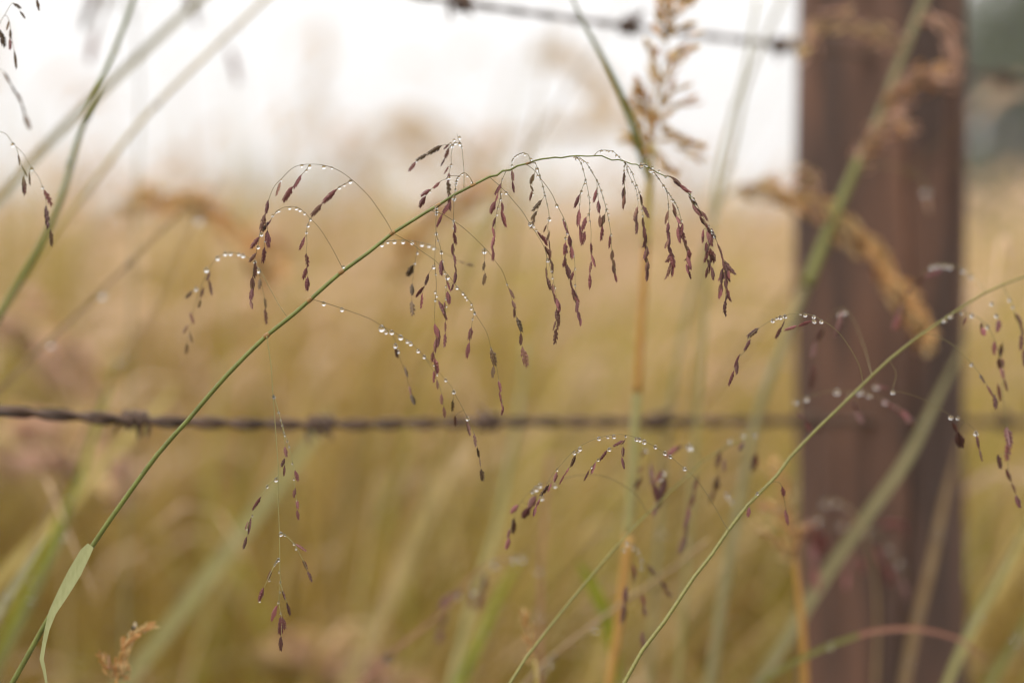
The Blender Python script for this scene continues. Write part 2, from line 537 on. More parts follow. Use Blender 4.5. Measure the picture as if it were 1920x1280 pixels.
# ------------------------------------------------------------------ setting: meadow grass (uncountable)
def grass_mass(name, label, n, ysel, hfun, palette, weights, wid, lean, heads=0.0, seed=1, xk=0.42, xpad=0.35, gold=1.0, bias=0.0, hwk=1.0, patch=1.0, clump=1.0):
    rng = np.random.default_rng(seed)
    y = ysel(rng, n)
    x = rng.uniform(-1, 1, n) * (xk * y + xpad)
    h = hfun(rng, y)
    gz = 0.085 * np.clip(np.minimum(y, 46) - 2.0, 0, None)
    pal = np.array(palette); idx = rng.choice(len(pal), n, p=np.array(weights) / sum(weights))
    # tussocks: neighbours share a colour tendency
    tus = np.array([mnoise.noise(Vector((float(a) * 1.3, float(b) * 0.8, 7.0))) for a, b in zip(x, y)])
    col = pal[idx] * (1 + rng.normal(0, 0.10, (n, 1)))
    grn = np.array([0.33, 0.33, 0.09])
    k = np.clip(tus * 2.0 + 0.22 * np.clip((6 - y) / 3, 0, 1), 0, 0.8)[:, None] * patch
    col = col * (1 - k) + grn * k
    tu2 = np.array([mnoise.noise(Vector((float(a) * 0.9 + 31, float(b) * 0.5, 3.0))) for a, b in zip(x, y)])
    k = np.clip(tu2 * 1.8, 0, 0.7)[:, None] * patch
    col = col * (1 - k) + np.array([0.46, 0.29, 0.14]) * k
    k = np.clip(-tu2 * 1.6, 0, 0.6)[:, None] * patch
    col = col * (1 - k) + np.array([0.68, 0.52, 0.32]) * k
    h = h * (1 + 0.22 * np.clip(tu2 + tus, -0.6, 0.6))
    gap = np.array([mnoise.noise(Vector((float(a) * 3.1, float(b) * 1.7, 11.0))) for a, b in zip(x, y)])
    h = h * (1 + clump * np.clip(gap * 1.5 - 0.08, -0.5, 0.02) * np.clip((7 - y) / 3, 0, 1))
    near = np.clip((5.6 - y) / 3.0, 0, 1)[:, None] * gold
    col = col * (1 - near * np.array([0.08, 0.11, 0.58]))
    az = np.where(rng.uniform(0, 1, n) < bias, rng.normal(0, 0.5, n), rng.uniform(0, 2 * np.pi, n)); ln = rng.uniform(0.1, 1.0, n) * lean * h
    dx, dy = np.cos(az) * ln, np.sin(az) * ln * 0.6
    fa = rng.uniform(-0.9, 0.9, n)
    w = wid(rng, y)
    sx, sy = np.cos(fa) * w, np.sin(fa) * w
    segs = [0.0, 0.3, 0.6, 0.85, 1.0]
    wk = [0.9, 1.0, 0.8, 0.5, 0.05]
    vs, cs, fs = [], [], []
    nv = 0
    allv = np.zeros((n, 10, 3))
    for i, (t, k2) in enumerate(zip(segs, wk)):
        cx = x + dx * t ** 1.8; cy = y + dy * t ** 1.8
        cz = gz + h * (t - 0.12 * lean * t ** 3)
        allv[:, 2 * i] = np.stack([cx - sx * k2, cy - sy * k2, cz], 1)
        allv[:, 2 * i + 1] = np.stack([cx + sx * k2, cy + sy * k2, cz], 1)
    V = allv.reshape(-1, 3)
    base = (np.arange(n) * 10)[:, None]
    quads = np.concatenate([base + np.array([[2 * i, 2 * i + 1, 2 * i + 3, 2 * i + 2]]) for i in range(4)], 0)
    C = np.repeat(col, 10, axis=0)
    if heads > 0:
        hs_ = np.where(rng.uniform(0, 1, n) < heads)[0]
        m = len(hs_)
        tip = allv[hs_, 8]
        d = np.stack([dx[hs_], dy[hs_], np.zeros(m)], 1)
        d /= np.linalg.norm(d, axis=1)[:, None] + 1e-9
        L = rng.uniform(0.10, 0.2, m)[:, None]
        hw = (rng.uniform(0.006, 0.014, m) + 0.0006 * y[hs_])[:, None] * hwk
        side = np.stack([np.cos(fa[hs_]), np.sin(fa[hs_]), np.zeros(m)], 1)
        hv = np.zeros((m, 8, 3))
        for i, (t, k2, up) in enumerate([(0, 0.2, 0), (0.35, 1.0, 0.10), (0.7, 0.8, -0.05), (1.0, 0.15, -0.45)]):
            c = tip + d * L * t * 0.8 + np.array([0, 0, 1]) * L * up + np.array([0, 0, 1]) * L * 0.3 * t
            hv[:, 2 * i] = c - side * hw * k2; hv[:, 2 * i + 1] = c + side * hw * k2
            hv[:, 2 * i, 2] += (hw * k2)[:, 0] * 0.6; hv[:, 2 * i + 1, 2] -= (hw * k2)[:, 0] * 0.6
        off = len(V)
        V = np.concatenate([V, hv.reshape(-1, 3)])
        hb = off + (np.arange(m) * 8)[:, None]
        quads = np.concatenate([quads] + [hb + np.array([[2 * i, 2 * i + 1, 2 * i + 3, 2 * i + 2]]) for i in range(3)], 0)
        hc = np.array([0.66, 0.47, 0.31]) * (1 + rng.normal(0, 0.12, (m, 1)))
        C = np.concatenate([C, np.repeat(hc, 8, axis=0)])
    me = bpy.data.meshes.new(name)
    me.vertices.add(len(V)); me.vertices.foreach_set('co', V.astype(np.float32).ravel())
    nq = len(quads)
    me.loops.add(nq * 4); me.loops.foreach_set('vertex_index', quads.astype(np.int32).ravel())
    me.polygons.add(nq)
    me.polygons.foreach_set('loop_start', np.arange(nq, dtype=np.int32) * 4)
    me.polygons.foreach_set('loop_total', np.full(nq, 4, dtype=np.int32))
    me.update(); me.validate()
    at = me.color_attributes.new('own_colour', 'FLOAT_COLOR', 'POINT')
    at.data.foreach_set('color', np.concatenate([np.clip(C, 0.01, 0.8), np.ones((len(C), 1))], 1).astype(np.float32).ravel())
    me.materials.append(attr_mat(name + '_tissue'))
    o = make(name, me)
    tag(o, label, 'grass', None, 'stuff')
    return o

grass_mass('meadow_grass', 'pale straw meadow grass covering the slope behind the fence', 46000,
           lambda r, n: 2.5 * (46 / 2.5) ** (r.uniform(0, 1, n) ** 1.1),
           lambda r, y: r.uniform(0.45, 0.95, len(y)) + np.where(r.uniform(0, 1, len(y)) < 0.14, r.uniform(0.1, 0.34, len(y)), 0),
           [(0.64, 0.49, 0.26), (0.62, 0.44, 0.28), (0.54, 0.45, 0.18), (0.42, 0.38, 0.13), (0.52, 0.34, 0.18)], [4, 3, 3, 2, 1],
           lambda r, y: r.uniform(0.0018, 0.0040, len(y)) + 0.0011 * y, 0.45, heads=0.28, seed=3)
grass_mass('undergrowth_grass', 'low olive and brown undergrowth grass around the post foot', 20000,
           lambda r, n: r.uniform(1.05, 3.2, n),
           lambda r, y: r.uniform(0.22, 0.62, len(y)) * (0.86 + 0.10 * y),
           [(0.15, 0.092, 0.022), (0.165, 0.078, 0.02), (0.14, 0.12, 0.018), (0.25, 0.155, 0.045), (0.14, 0.06, 0.02), (0.21, 0.21, 0.025)], [4, 3, 4, 2, 2, 2],
           lambda r, y: r.uniform(0.0012, 0.0034, len(y)), 0.6, heads=0.0, seed=8, patch=0.35)
grass_mass('scattered_grass', 'thin scattered straw and green blades standing between fence and meadow', 950,
           lambda r, n: r.uniform(1.1, 2.7, n),
           lambda r, y: r.uniform(0.5, 0.96, len(y)),
           [(0.60, 0.47, 0.24), (0.44, 0.42, 0.16), (0.50, 0.32, 0.16), (0.62, 0.46, 0.33), (0.34, 0.34, 0.09)], [4, 3, 2, 3, 2],
           lambda r, y: r.uniform(0.0014, 0.0036, len(y)), 0.75, heads=0.3, seed=14, gold=0.8, bias=0.6, hwk=0.22)

grass_mass('thin_grass', 'fine blurred blades leaning just behind the lower wire', 520,
           lambda r, n: r.uniform(1.0, 1.5, n),
           lambda r, y: r.uniform(0.45, 0.92, len(y)) + 0.12 * (r.uniform(0, 1, len(y)) < 0.12),
           [(0.72, 0.57, 0.26), (0.46, 0.46, 0.12), (0.50, 0.28, 0.12), (0.72, 0.54, 0.36), (0.30, 0.33, 0.05), (0.24, 0.15, 0.06)], [4, 3, 2, 2, 3, 2],
           lambda r, y: r.uniform(0.0010, 0.0030, len(y)), 0.85, heads=0.25, seed=23, gold=0.3, bias=0.75, hwk=0.2, patch=0.2)

# ------------------------------------------------------------------ fence post
def build_post():
    cx, cy, rad = 0.2449, 0.944, 0.0541
    base = Vector((cx, cy, 0.0))
    root = thing('fence_post', 'weathered round brown timber fence post behind the dewy grass', 'post', base)
    V, F = [], []
    NS, NZ, H = 140, 90, 1.42
    for j in range(NZ + 1):
        z = -0.05 + (H + 0.05) * j / NZ
        r0 = rad * (1.03 - 0.03 * z)
        for k in range(NS):
            a = 2 * math.pi * k / NS
            g = mnoise.noise(Vector((math.cos(a) * 7 + 1.2 * mnoise.noise(Vector((a, z * 4, 2))), math.sin(a) * 7, z * 3.0)))
            g2 = mnoise.noise(Vector((math.cos(a) * 28, math.sin(a) * 28, z * 2.0 + 5)))
            crack = -0.010 * max(0.0, g - 0.22) / 0.3 + 0.0020 * g2
            lump = 0.0045 * mnoise.noise(Vector((math.cos(a) * 1.2, math.sin(a) * 1.2, z * 3)))
            r = r0 + crack + lump
            V.append((math.cos(a) * r, math.sin(a) * r, z))
    for j in range(NZ):
        for k in range(NS):
            a, b = j * NS + k, j * NS + (k + 1) % NS
            F.append((a, b, b + NS, a + NS))
    top = len(V); V.append((0, 0, H + 0.004))
    for k in range(NS):
        F.append((NZ * NS + k, NZ * NS + (k + 1) % NS, top))
    m = bpy.data.materials.new('weathered_timber'); m.use_nodes = True
    n, l = m.node_tree.nodes, m.node_tree.links
    pb = n['Principled BSDF']; pb.inputs['Roughness'].default_value = 0.85
    tcn = n.new('ShaderNodeTexCoord'); mp = n.new('ShaderNodeMapping'); mp.inputs['Scale'].default_value = (1, 1, 0.13)
    l.new(tcn.outputs['Object'], mp.inputs[0])
    nz = n.new('ShaderNodeTexNoise'); nz.inputs['Scale'].default_value = 40; nz.inputs['Detail'].default_value = 9; nz.inputs['Distortion'].default_value = 0.6
    l.new(mp.outputs[0], nz.inputs['Vector'])
    rp = n.new('ShaderNodeValToRGB')
    rp.color_ramp.elements[0].position = 0.38; rp.color_ramp.elements[0].color = (0.030, 0.015, 0.010, 1)
    rp.color_ramp.elements[1].position = 0.64; rp.color_ramp.elements[1].color = (0.20, 0.092, 0.052, 1)
    l.new(nz.outputs[0], rp.inputs[0])
    n2 = n.new('ShaderNodeTexNoise'); n2.inputs['Scale'].default_value = 9; n2.inputs['Detail'].default_value = 4
    mp2 = n.new('ShaderNodeMapping'); mp2.inputs['Scale'].default_value = (1, 1, 0.35)
    l.new(tcn.outputs['Object'], mp2.inputs[0]); l.new(mp2.outputs[0], n2.inputs['Vector'])
    mxn = n.new('ShaderNodeMix'); mxn.data_type = 'RGBA'; mxn.blend_type = 'MIX'
    rf = n.new('ShaderNodeMath'); rf.operation = 'MULTIPLY'; rf.inputs[1].default_value = 0.9
    l.new(n2.outputs[0], rf.inputs[0]); l.new(rf.outputs[0], mxn.inputs['Factor'])
    l.new(rp.outputs[0], mxn.inputs[6]); mxn.inputs[7].default_value = (0.078, 0.044, 0.030, 1)
    l.new(mxn.outputs[2], pb.inputs['Base Color'])
    bp = n.new('ShaderNodeBump'); bp.inputs['Strength'].default_value = 0.6; bp.inputs['Distance'].default_value = 0.002
    l.new(nz.outputs[0], bp.inputs['Height']); l.new(bp.outputs[0], pb.inputs['Normal'])
    make('post_shaft', mesh('post_shaft', V, F, m), root, base)
    return cx, cy, rad, root
PCX, PCY, PRAD, POST = build_post()

# ------------------------------------------------------------------ barbed wires
M_WIRE = bpy.data.materials.new('rusty_wire'); M_WIRE.use_nodes = True
_n, _l = M_WIRE.node_tree.nodes, M_WIRE.node_tree.links
_pb = _n['Principled BSDF']; _pb.inputs['Roughness'].default_value = 0.7; _pb.inputs['Metallic'].default_value = 0.25
_nz = _n.new('ShaderNodeTexNoise'); _nz.inputs['Scale'].default_value = 90
_rp = _n.new('ShaderNodeValToRGB')
_rp.color_ramp.elements[0].position = 0.35; _rp.color_ramp.elements[0].color = (0.050, 0.033, 0.023, 1)
_rp.color_ramp.elements[1].position = 0.7; _rp.color_ramp.elements[1].color = (0.17, 0.10, 0.065, 1)
_l.new(_nz.outputs[0], _rp.inputs[0]); _l.new(_rp.outputs[0], _pb.inputs['Base Color'])

def wire_line(px):
    """distance of the fence line where it crosses photo column px"""
    x0, y0, x1, y1 = -0.2262, 0.6264, 0.2192, 0.8875
    k = (x1 - x0) / (y1 - y0)
    s = (px - 960) / FPX
    return (x0 - k * y0) / (s - k)

def build_wire(label, pts, barbs, seed, rw, ro):
    """pts: photo points along the wire"""
    rnd = random.Random(seed)
    W = [P(x, y, wire_line(x)) for x, y in pts]
    a, b = W[0], W[-1]
    da, db = (W[0] - W[1]).normalized(), (W[-1] - W[-2]).normalized()
    W = [a + da * 0.55] + W + [b + db * 0.9]
    path = catmull(W, 0.0022)
    T, N = frames(path)
    root = thing('barbed_wire', label, 'barbed wire', path[0])
    L = 0.0
    for s in (0, 1):
        L = 0.0
        st = []
        for i, p in enumerate(path):
            if i: L += (p - path[i - 1]).length
            ph = L / 0.038 * 2 * math.pi + s * math.pi
            st.append(p + (N[i] * math.cos(ph) + T[i].cross(N[i]) * math.sin(ph)) * ro)
        V, F = [], []
        tube(V, F, st, rw, 6, path[0])
        make('strand', mesh('strand', V, F, M_WIRE), root, path[0])
    for bx in barbs:
        by = np.interp(bx, [p[0] for p in pts], [p[1] for p in pts])
        c = P(bx, float(by), wire_line(bx))
        i = min(range(len(path)), key=lambda k: (path[k] - c).length)
        c, t, n_ = path[i], T[i], N[i]
        bn = t.cross(n_)
        V, F = [], []
        for s in (0, 1):                              # two short wires wound round, four points
            a0 = rnd.uniform(0, 6.28)
            turns = 1.6
            hel = []
            for k in range(30):
                f = k / 29
                an = a0 + f * turns * 2 * math.pi
                hel.append(c + t * ((f - 0.5) * 0.007 + (s - 0.5) * 0.004) + (n_ * math.cos(an) + bn * math.sin(an)) * 0.0038)
            e0 = (hel[0] - hel[1]).normalized(); e1 = (hel[-1] - hel[-2]).normalized()
            hel = [hel[0] + e0 * 0.010, hel[0] + e0 * 0.004] + hel + [hel[-1] + e1 * 0.004, hel[-1] + e1 * 0.010]
            rr = [0.0003, 0.0011] + [0.00125] * 30 + [0.0011, 0.0003]
            tube(V, F, hel, rr, 6, c)
        make('barb', mesh('barb', V, F, M_WIRE), root, c)
    return path

w_top = build_wire('upper dark barbed wire sloping across the white sky to the post',
                   [(500, -58), (865, 6), (1180, 50), (1510, 91), (1660, 112), (1900, 150)], [550, 865, 1180, 1466, 1880], 1, 0.0010, 0.0011)
w_low = build_wire('lower rusty barbed wire running level across the straw meadow',
                   [(0, 770), (255, 788), (600, 796), (915, 791), (1230, 791), (1500, 790), (1700, 791), (1920, 793)], [-60, 255, 600, 915, 1230, 1530, 1880], 2, 0.00155, 0.00165)
# staples that hold the wires to the post
for wp in (w_top, w_low):
    i = min(range(len(wp)), key=lambda k: (Vector((wp[k].x, wp[k].y)) - Vector((PCX, PCY))).length)
    c = wp[i]
    nrm = Vector((c.x - PCX, c.y - PCY, 0)); dist = nrm.length; nrm.normalize()
    into = -(nrm) * (dist - PRAD + 0.008)
    pts = [c + Vector((0, 0, 0.006)) + into, c + Vector((0, 0, 0.006)) + nrm * 0.002, c + Vector((0, 0, 0.003)) + nrm * 0.0045,
           c + Vector((0, 0, -0.003)) + nrm * 0.0045, c + Vector((0, 0, -0.006)) + nrm * 0.002, c + Vector((0, 0, -0.006)) + into]
    V, F = [], []
    tube(V, F, catmull(pts, 0.001), 0.0016, 6, c)
    make('staple', mesh('staple', V, F, M_WIRE), POST, c)

# ------------------------------------------------------------------ main plant: the sharp dewy panicle
A = Plant('dewy_grass_plant', 'sharp green grass stem arching left to right, its purple spikelets strung with dew')
A.stem([(23, 1280), (56, 1221), (94, 1153), (127, 1106), (169, 1029), (202, 980), (295, 852), (353, 787), (420, 709), (500, 629), (553, 587),
        (640, 510), (690, 474), (736, 437), (795, 400), (821, 385), (852, 365), (887, 347), (918, 331), (932, 328.5), (942, 320.5),
        (957, 318.5), (970, 311), (991, 306), (1004, 301), (1017, 298), (1027, 297), (1040.6, 295), (1052, 296), (1069, 293), (1083, 292),
        (1100, 293), (1128, 292), (1139, 297), (1147.5, 300.5), (1160, 299.4), (1172, 303), (1185, 308), (1193, 308), (1200, 312),
        (1210, 311.5), (1221, 316), (1232.5, 324), (1242, 328), (1248, 331), (1258, 332), (1276, 347), (1292, 364), (1302, 384), (1314, 406)],
       0.563, 0.55, 11.5, 1.6, M_STEM, prof=[(0, 10), (300, 8.6), (640, 7.2), (736, 6.4), (887, 4.8), (1000, 3.2), (1100, 2.4), (1200, 2.1), (1320, 1.7)])
A.leaf([(170, 1022), (160, 1036), (140, 1073), (118, 1112), (98, 1148), (88, 1180), (82, 1210), (78, 1235), (83, 1256), (87, 1280), (92, 1310)],
       0.5585, 0.556, [14, 22, 26, 22, 15, 10, 8, 9, 7, 5, 3], M_LEAFP, fold=0.08, up=Vector((0.25, 1, 0.15)))

M_NODE = plant_mat('stem_joint', (0.34, 0.20, 0.06), (0.24, 0.13, 0.045), 0.5, 0.1, 300)
for jx, jy, jd, jw in [(500, 629, 0.5573, 9), (581, 563, 0.5562, 8), (642, 508, 0.5553, 8), (736, 437, 0.5543, 7), (821, 385, 0.5533, 6.5), (887, 347, 0.5526, 5.2), (992, 305.5, 0.5516, 4)]:
    c0 = P(jx, jy, jd)
    i0 = min(range(len(A.path)), key=lambda i: (A.path[i] - c0).length)
    a0, b0 = A.path[max(0, i0 - 1)], A.path[min(len(A.path) - 1, i0 + 1)]
    t0 = (b0 - a0).normalized(); c0 = A.path[i0]
    V, F = [], []
    tube(V, F, [c0 + t0 * k * 0.0004 for k in range(-3, 4)], [jw * 0.5 * jd / FPX * (0.92 + 0.26 * math.cos(k * 0.5)) for k in range(-3, 4)], 8, c0)
    make('stem_joint', mesh('stem_joint', V, F, M_NODE), A.t, c0)
A.branch('736,437 727,419 708,390 690,366 662,339 637,321 611,310.6 587,308 562,309.7 545,318 527,336 514,350 504,374 497,402 489,432 484,459 480,474 476,502 473,524 471,560'
         '|659,339 645,346 632,355 603,383|579,311 574,319 565,328 549,351|501,424 501,432 497,451 496,464',
         (0.552, 0.548),
         '631,355,604,382 603,383,584,405 565,328,551,353 548,350,532,377 526,341,517,370 503,375,498,404 497,401,489,434 486,444,470,466 481,474,468,490 '
         '501,432,504,467 496,464,493,495 479,492,477,520 474,519,473,545 473,541,470,564 470,562,473,580',
         '566,310,2.5 580.7,311,3 607,312,3.2 622,314,2 574.7,319.4,2 527,337,2.2 657,339,3.2 645.6,346,2.2 636.6,351,2.2 497,451.6,1.4 484,462,3.5 478,490,2',
         'p', 'b', 0.35)
A.branch('642,502 622,464 600,429 582,410 572,399 559,389 544,387 529,390 516,400 504,417 495,430 488,445|582,410 577,422 575,435 575.6,459 574,472 577,515',
         (0.551, 0.549),
         '509,411,500,424 500,421,493,434 572,444,562,467 574,475,577,500 575,502,568,524 577,519,575.6,545',
         '543,389,2.5 555.6,390,2.3 562.5,393,2.2 571,399.7,1.8 582,410.6,2.4 577.5,422,2.3 574.7,435,2 518,397,1.7 523,394.4,2 511,403,2.2 502,418,2.4 495.6,426,2 490,438.5,2.6 644,499,2.6', 'p')
A.branch('541,597,0.556 523,571 488,508 470,487 455,478 432,473 408,482 392,505 378,535 362,585 350,650|487,506 488,522 496,558 498,578',
         (0.556, 0.605),
         '394,509,388,526 392,524,398,556 361,545,346,561 382,539,376,558 376,562,372,579 356,586,364,607 352,609,344,625 356,624,360,642 351,644,349,665 '
         '488,522,486,543 496,558,499,577 497,578,499.7,609',
         '455.6,478,3 447.6,475,3.4 432,474,3.4 422,474.7,2.8 408,483,3 387,504,4.4 367.5,540,4 485,505.6,4', 'o', 'b', 0.5)
A.branch('581,560 607,567 641,578 690,596 715,611 739,633 745,660 757,690 771,740|715,611 734,620 751,630 770,642 795,667 835,711 850,732 849,760|'
         '795,667 815,700 828,738 833,765|850,732 876,782 889,815 899,860 904,895',
         (0.555, 0.578),
         '742,652,745,672 759,687,764,708 767,723,771,740 771,738,777,759 819,712,821,730 828,738,828,760 832,762,834,783 849,750,848,772 853,779,855,800 '
         '876,789,881,814 889,813,892,837 895,839,898,858 899,858,901,873 902,879,905,900',
         '607,568,3.2 641,579,3.2 715.6,613,5.5 724,622,2.4 734.5,621.5,3.2 751,631,3.2 763.5,639,2.5 770,643,2.8 784,656.5,2.8 795.5,667.5,2.8 741.5,647,3 747,658,2 '
         '835.7,711.5,2.2 850.6,733,3.5 876.5,783,3.5', 'o', 'b', 0.6, slack=0.006)
A.branch('739,438 755,447 774,457.7 788,469 814,487 824,497 840,515 857,538 868,549 884,569 890,586 902,605 913,624 920,650 926,676 932,691 935.6,716 941,747|'
         '890,586 886,600 884,614 880,642',
         (0.551, 0.555),
         '884,614,879,641 880,642,875,671 921,655,929,686 926,685,923,711 935,714,939,734 936,734,941,759 940,755,943,768 944,762,940,779',
         '857,538.5,2.3 868,549,2.3 872,555,1.8 875,561,1.4 884,569.5,1.9 883.5,577.5,2.2 890,586,2.2 886,597,1.6 921,653,1.9 926.6,679,1.3', 'p', 'o', 0.3)
A.branch('712,458 727,452.5 739,451 755,450 772,451 791,455 804,458 813,462 835,475 862,490|782,454 782,473 778,493 773,532 772,564|862,490 874,495', (0.556, 0.588),
         '775,497,763,519 773,532,772,556 772,564,774,591 861,490,871,493 874,495,889,498',
         '716,457.6,3 727,453,2 739.5,452,2.8 755.6,452,3 772.5,453,3.5 791,457,3.2 804,459.6,2.4 813,463.6,2.6 782.5,473.5,2 778,493,1.5', 'o', slack=0.01)
A.branch('820,386 818,399 818,437 826,465 829,488 833,505 838,524 836,545 836,575|818,437 816,463 815,490 813,499 804,513 796,538|'
         '815,490 817,513 818,540 816,562 815,590 815.6,607 817,640 815,672 817,695|836,575 835,603 835,626|838,524 848,540',
         (0.549, 0.547),
         '843,380,830,402 830,401,818,427 828,488,827,516 837,525,845,546 850,531,847,545 839,546,843,573 823,564,834,590 829,581,839,601 834,566,832,579 '
         '804,513,796,538 795,537,779,558 792,550,789,580 815,607,821,631 824,622,821,652 819,612,824,635 819,633,815,663 812,659,810,680 815,672,821,699 814,695,813,716 819,685,819,703 '
         '835,603,835,624 835,625,833,653',
         '818,388,2.5 819,395,2.5 818,400,2.5 818,437,2.4 821.5,450,1.5 827.5,472.5,2.2 830,488.6,1.3 833.5,511.5,1.5 839,518.6,3 836,536.5,1.2 836,559.6,1.6 837,573.7,1.7 '
         '813,499,3.5 817,513,1.7 816,547,1.9 818.7,554.7,1.7 816,562.5,1.8 820,702,1.2 813,684,1.3', 'p', 'd', 0.25)
A.branch('887,345 884,338 879,330 870,323.7 860,331 855.7,340 854,355 851.4,370 851,390 850.6,412 852,440 850,470 854,500 855,515|860,330 844.7,330 836,336 826,340 808,355|808,355 798,368',
         (0.551, 0.553),
         '852,418,854,438 850,435,856,461 849,456,849,481 851,476,854,495 852,495,856,511 855,508,852,531 '
         '825,341,811,355 808,355,788,368 798,368,785,391',
         '866.5,326,1.4 860,331.4,2 858,334.5,2 855.7,340,2.2 855,344.8,2 854,354.6,1.8 851.4,369.7,3.2 851.7,374,2 850.3,411.8,2.2 850.5,417,1.8 850.6,425.7,1.8 876,329,1.5 884,340,1.7 '
         '842,333,2 837.7,334.5,1.8 806.4,358.8,1.8', 'p')
A.branch('870,352,0.556 870,324 868,296 866,278 862,268 850,270 842,279 832,300|862,268 856.6,250|848,272 828,273 801,289 780,303|850,270 846,290 846,309 842,324 841,345 843,375',
         (0.556, 0.566),
         '828,273,802,289 801,289,778,302 780,303,766,322 842,270,831,281 842,277,833,300 835,295,826,313 841,312,833,326 842,324,840,344 840,338,842,366 841,364,844,393',
         '861.6,257.6,2.3 851.7,262,1.8 862,269,2.8 854,268,2.2 845,269,2 848,272.6,2.6 866,275,1.6 780.7,302,1.8 846,309,2', 'd', 'o', 0.45)
A.branch('808,394 832,403 853,416 871,429 894,450 908,464 915,471 929,490 942,508 951,533 960,560 966,585 975,620 980,655|908,464 908,490 909,512', (0.552, 0.558),
         '955,541,965,561 960,563,967,579 964,577,965,597 969,595,979,623 977,624,976,650 979,650,988,687 909,490,905,510 910,512,906,536',
         '908,469,4.5 951,532,1.6', 'o', 'b', 0.3)
A.branch('919,333 935,347 949,360.5 963,377 979,396 991,415 998,427 1007,440 1021,465 1024.5,483 1024.5,500 1030,530 1040,560 1045,590 1042,620|1021,465 1033,506 1040,538 1044,560',
         (0.551, 0.549),
         '1008,434,1019,452 1022,462,1031,480 1024,500,1025,523 1026,521,1033,544 1036,532,1038,551 1038,548,1042,570 1044,559,1050,585 1045,582,1048,608 1042,601,1037,620 1043,580,1048,607 1043,616,1040,644',
         '949,361,2.3 994,419,3.2 1000.5,423.5,1.9 1005.5,431,1.7 1027,487,3 1033.6,506.6,2 1036,520.4,1.7 1040.6,538,1.7', 'b', 'p', 0.45, extra=0.4)
A.branch('950,318 946,327 942,336 940,344 938,373 934,387 930,407 927,440 924,470|940,344 934,362 929,377|939,362 941,379', (0.549, 0.548),
         '940,344,928,366 934,363,929,379 929,377,920,399 941,379,943,396 940,393,948,424 930,407,923,427 923,425,928,447 927,443,921,466 922,463,926,477 925,470,924,489',
         '939.4,361.5,2 938,373,2 933.7,389,1.6 932,401.6,1.6 942,335.5,1.8', 'p')
A.branch('995,303 990,289.5 983,286.7 973,289.5 964.7,294.5 960.5,301 960,314 960.5,319 961,340', (0.549, 0.547), '960,319,962,339 961,340,964,363',
         '984,289,2.1 979.5,287,1.5 975,288.4,1.4 970,291,1.7 965.4,294,1.6 962,298.7,1.5 960.5,301.8,1.5 960,310,1.8', 'p')
A.branch('987,308 1002.7,320 1012.5,334 1021,344 1035,364 1043,382 1050,395 1059,413 1064,429 1060,450 1060,480 1067,515 1074,545 1083,580 1089,605|'
         '1064,429 1070,450 1076,478 1078,495 1078.6,534 1083,562', (0.5505, 0.547),
         '1056,412,1062,433 1067,441,1070,462 1071,462,1073,486 1060,455,1059,478 1059,479,1061,503 1063,496,1068,521 1075,509,1070,527 1069,525,1073,542 1073,539,1080,566 1083,563,1081,586 1083,583,1088,596 1088,594,1089,613',
         '1008,329.6,1.8 1014,337,2 1044,384.7,2.8 1056.4,411.5,2 1059,419,2.4 1063.5,436,2 1071,461.6,1.8 1076,478.5,1.4 1078.6,503,1.5 1078.6,534,1.8 1060,446,1.7', 'p', 'd', 0.3, extra=0.4)
A.branch('991,305 1003,306 1008,317 1013,332 1018,350 1022,367 1027,388 1030,410 1027,425 1029,448 1031,480 1036,510|1005,312 1002,326 997,350|1022,367 1016,375 1007,396|1007,396 1003,407',
         (0.552, 0.562),
         '1002,326,993,347 994,347,1000,358 998,357,993,377 1016,375,998,396 1007,396,995,413 1003,407,994,431 1025,421,1019,436 '
         '1031,434,1024,454 1029,448,1031,467 1031,465,1031,486 1029,482,1035,497 1035,490,1036,514',
         '995.6,298,2 1003,305.7,1.4 1007.6,316.7,2.4 1012.5,329,2 1018,350.4,1.9 1020.5,361,1.9 1022,367,2.1 1026,382.8,1.6 1030,410,2.6 998.4,363,2.2', 'b', 'o', 0.35)
A.branch('1079,293 1089,305 1093,317 1098,337 1103,360 1106,385 1105,402 1108,428 1108,455 1108,490 1106,515|1098,337 1090,359 1087,385 1087,398 1087,425 1090,440|1105,402 1099,408', (0.549, 0.546),
         '1087,365,1076,391 1086,393,1084,423 1099,407,1091,433 1087,420,1089,440 1088,430,1090,457 1097,434,1090,461 1108,455,1109,478 1109,476,1116,500 1109,490,1105,514 1106,512,1106,541',
         '1077,294.5,1.6 1081.4,296.6,2.6 1089.6,306,1.9 1093,317,1.7 1098,337,2 1097,345,1.3 1090,359,2.2 1087,383.7,1.2 1103,366.6,1.7 1105.7,370.7,1.2 1106,381,1.4 1106,393,1.5 1104,401,1.9 1106,414.7,1.2', 'p')
A.branch('1083,292 1090,298 1098,304 1106,316 1113,328 1119,338 1124,350 1128,361 1133,378 1137,393 1141,410 1144,428 1145.6,440 1148,480 1154,515|1119,338 1120,356 1122,377 1125,403|1137,393 1134,402 1130,425', (0.551, 0.553),
         '1119,355,1113,378 1122,376,1123,402 1125,403,1125,426 1134,402,1126,426 1130,424,1127,450 1144,441,1142,468 1149,469,1147,489 1148,485,1153,500 1149,496,1153,514 1152,511,1157,531',
         '1087,298.7,1.7 1092,300.8,1.5 1094.8,303,1.5 1101.8,305.7,1.5 1105,313.9,1.4 1108.5,319,1.5 1111,322.9,1.2 1119,337.8,1.9 1119.4,353.5,1.3 1120.5,364,1.3 1123,344.8,1.3 1127.8,357.5,1.8 1131,370.7,1.3 1136.7,383.7,1.5 1137.7,392.9,2.1 1141,401.6,1.2 1142,412,1.3 1145.8,439.3,2', 'b', 'p', 0.3)
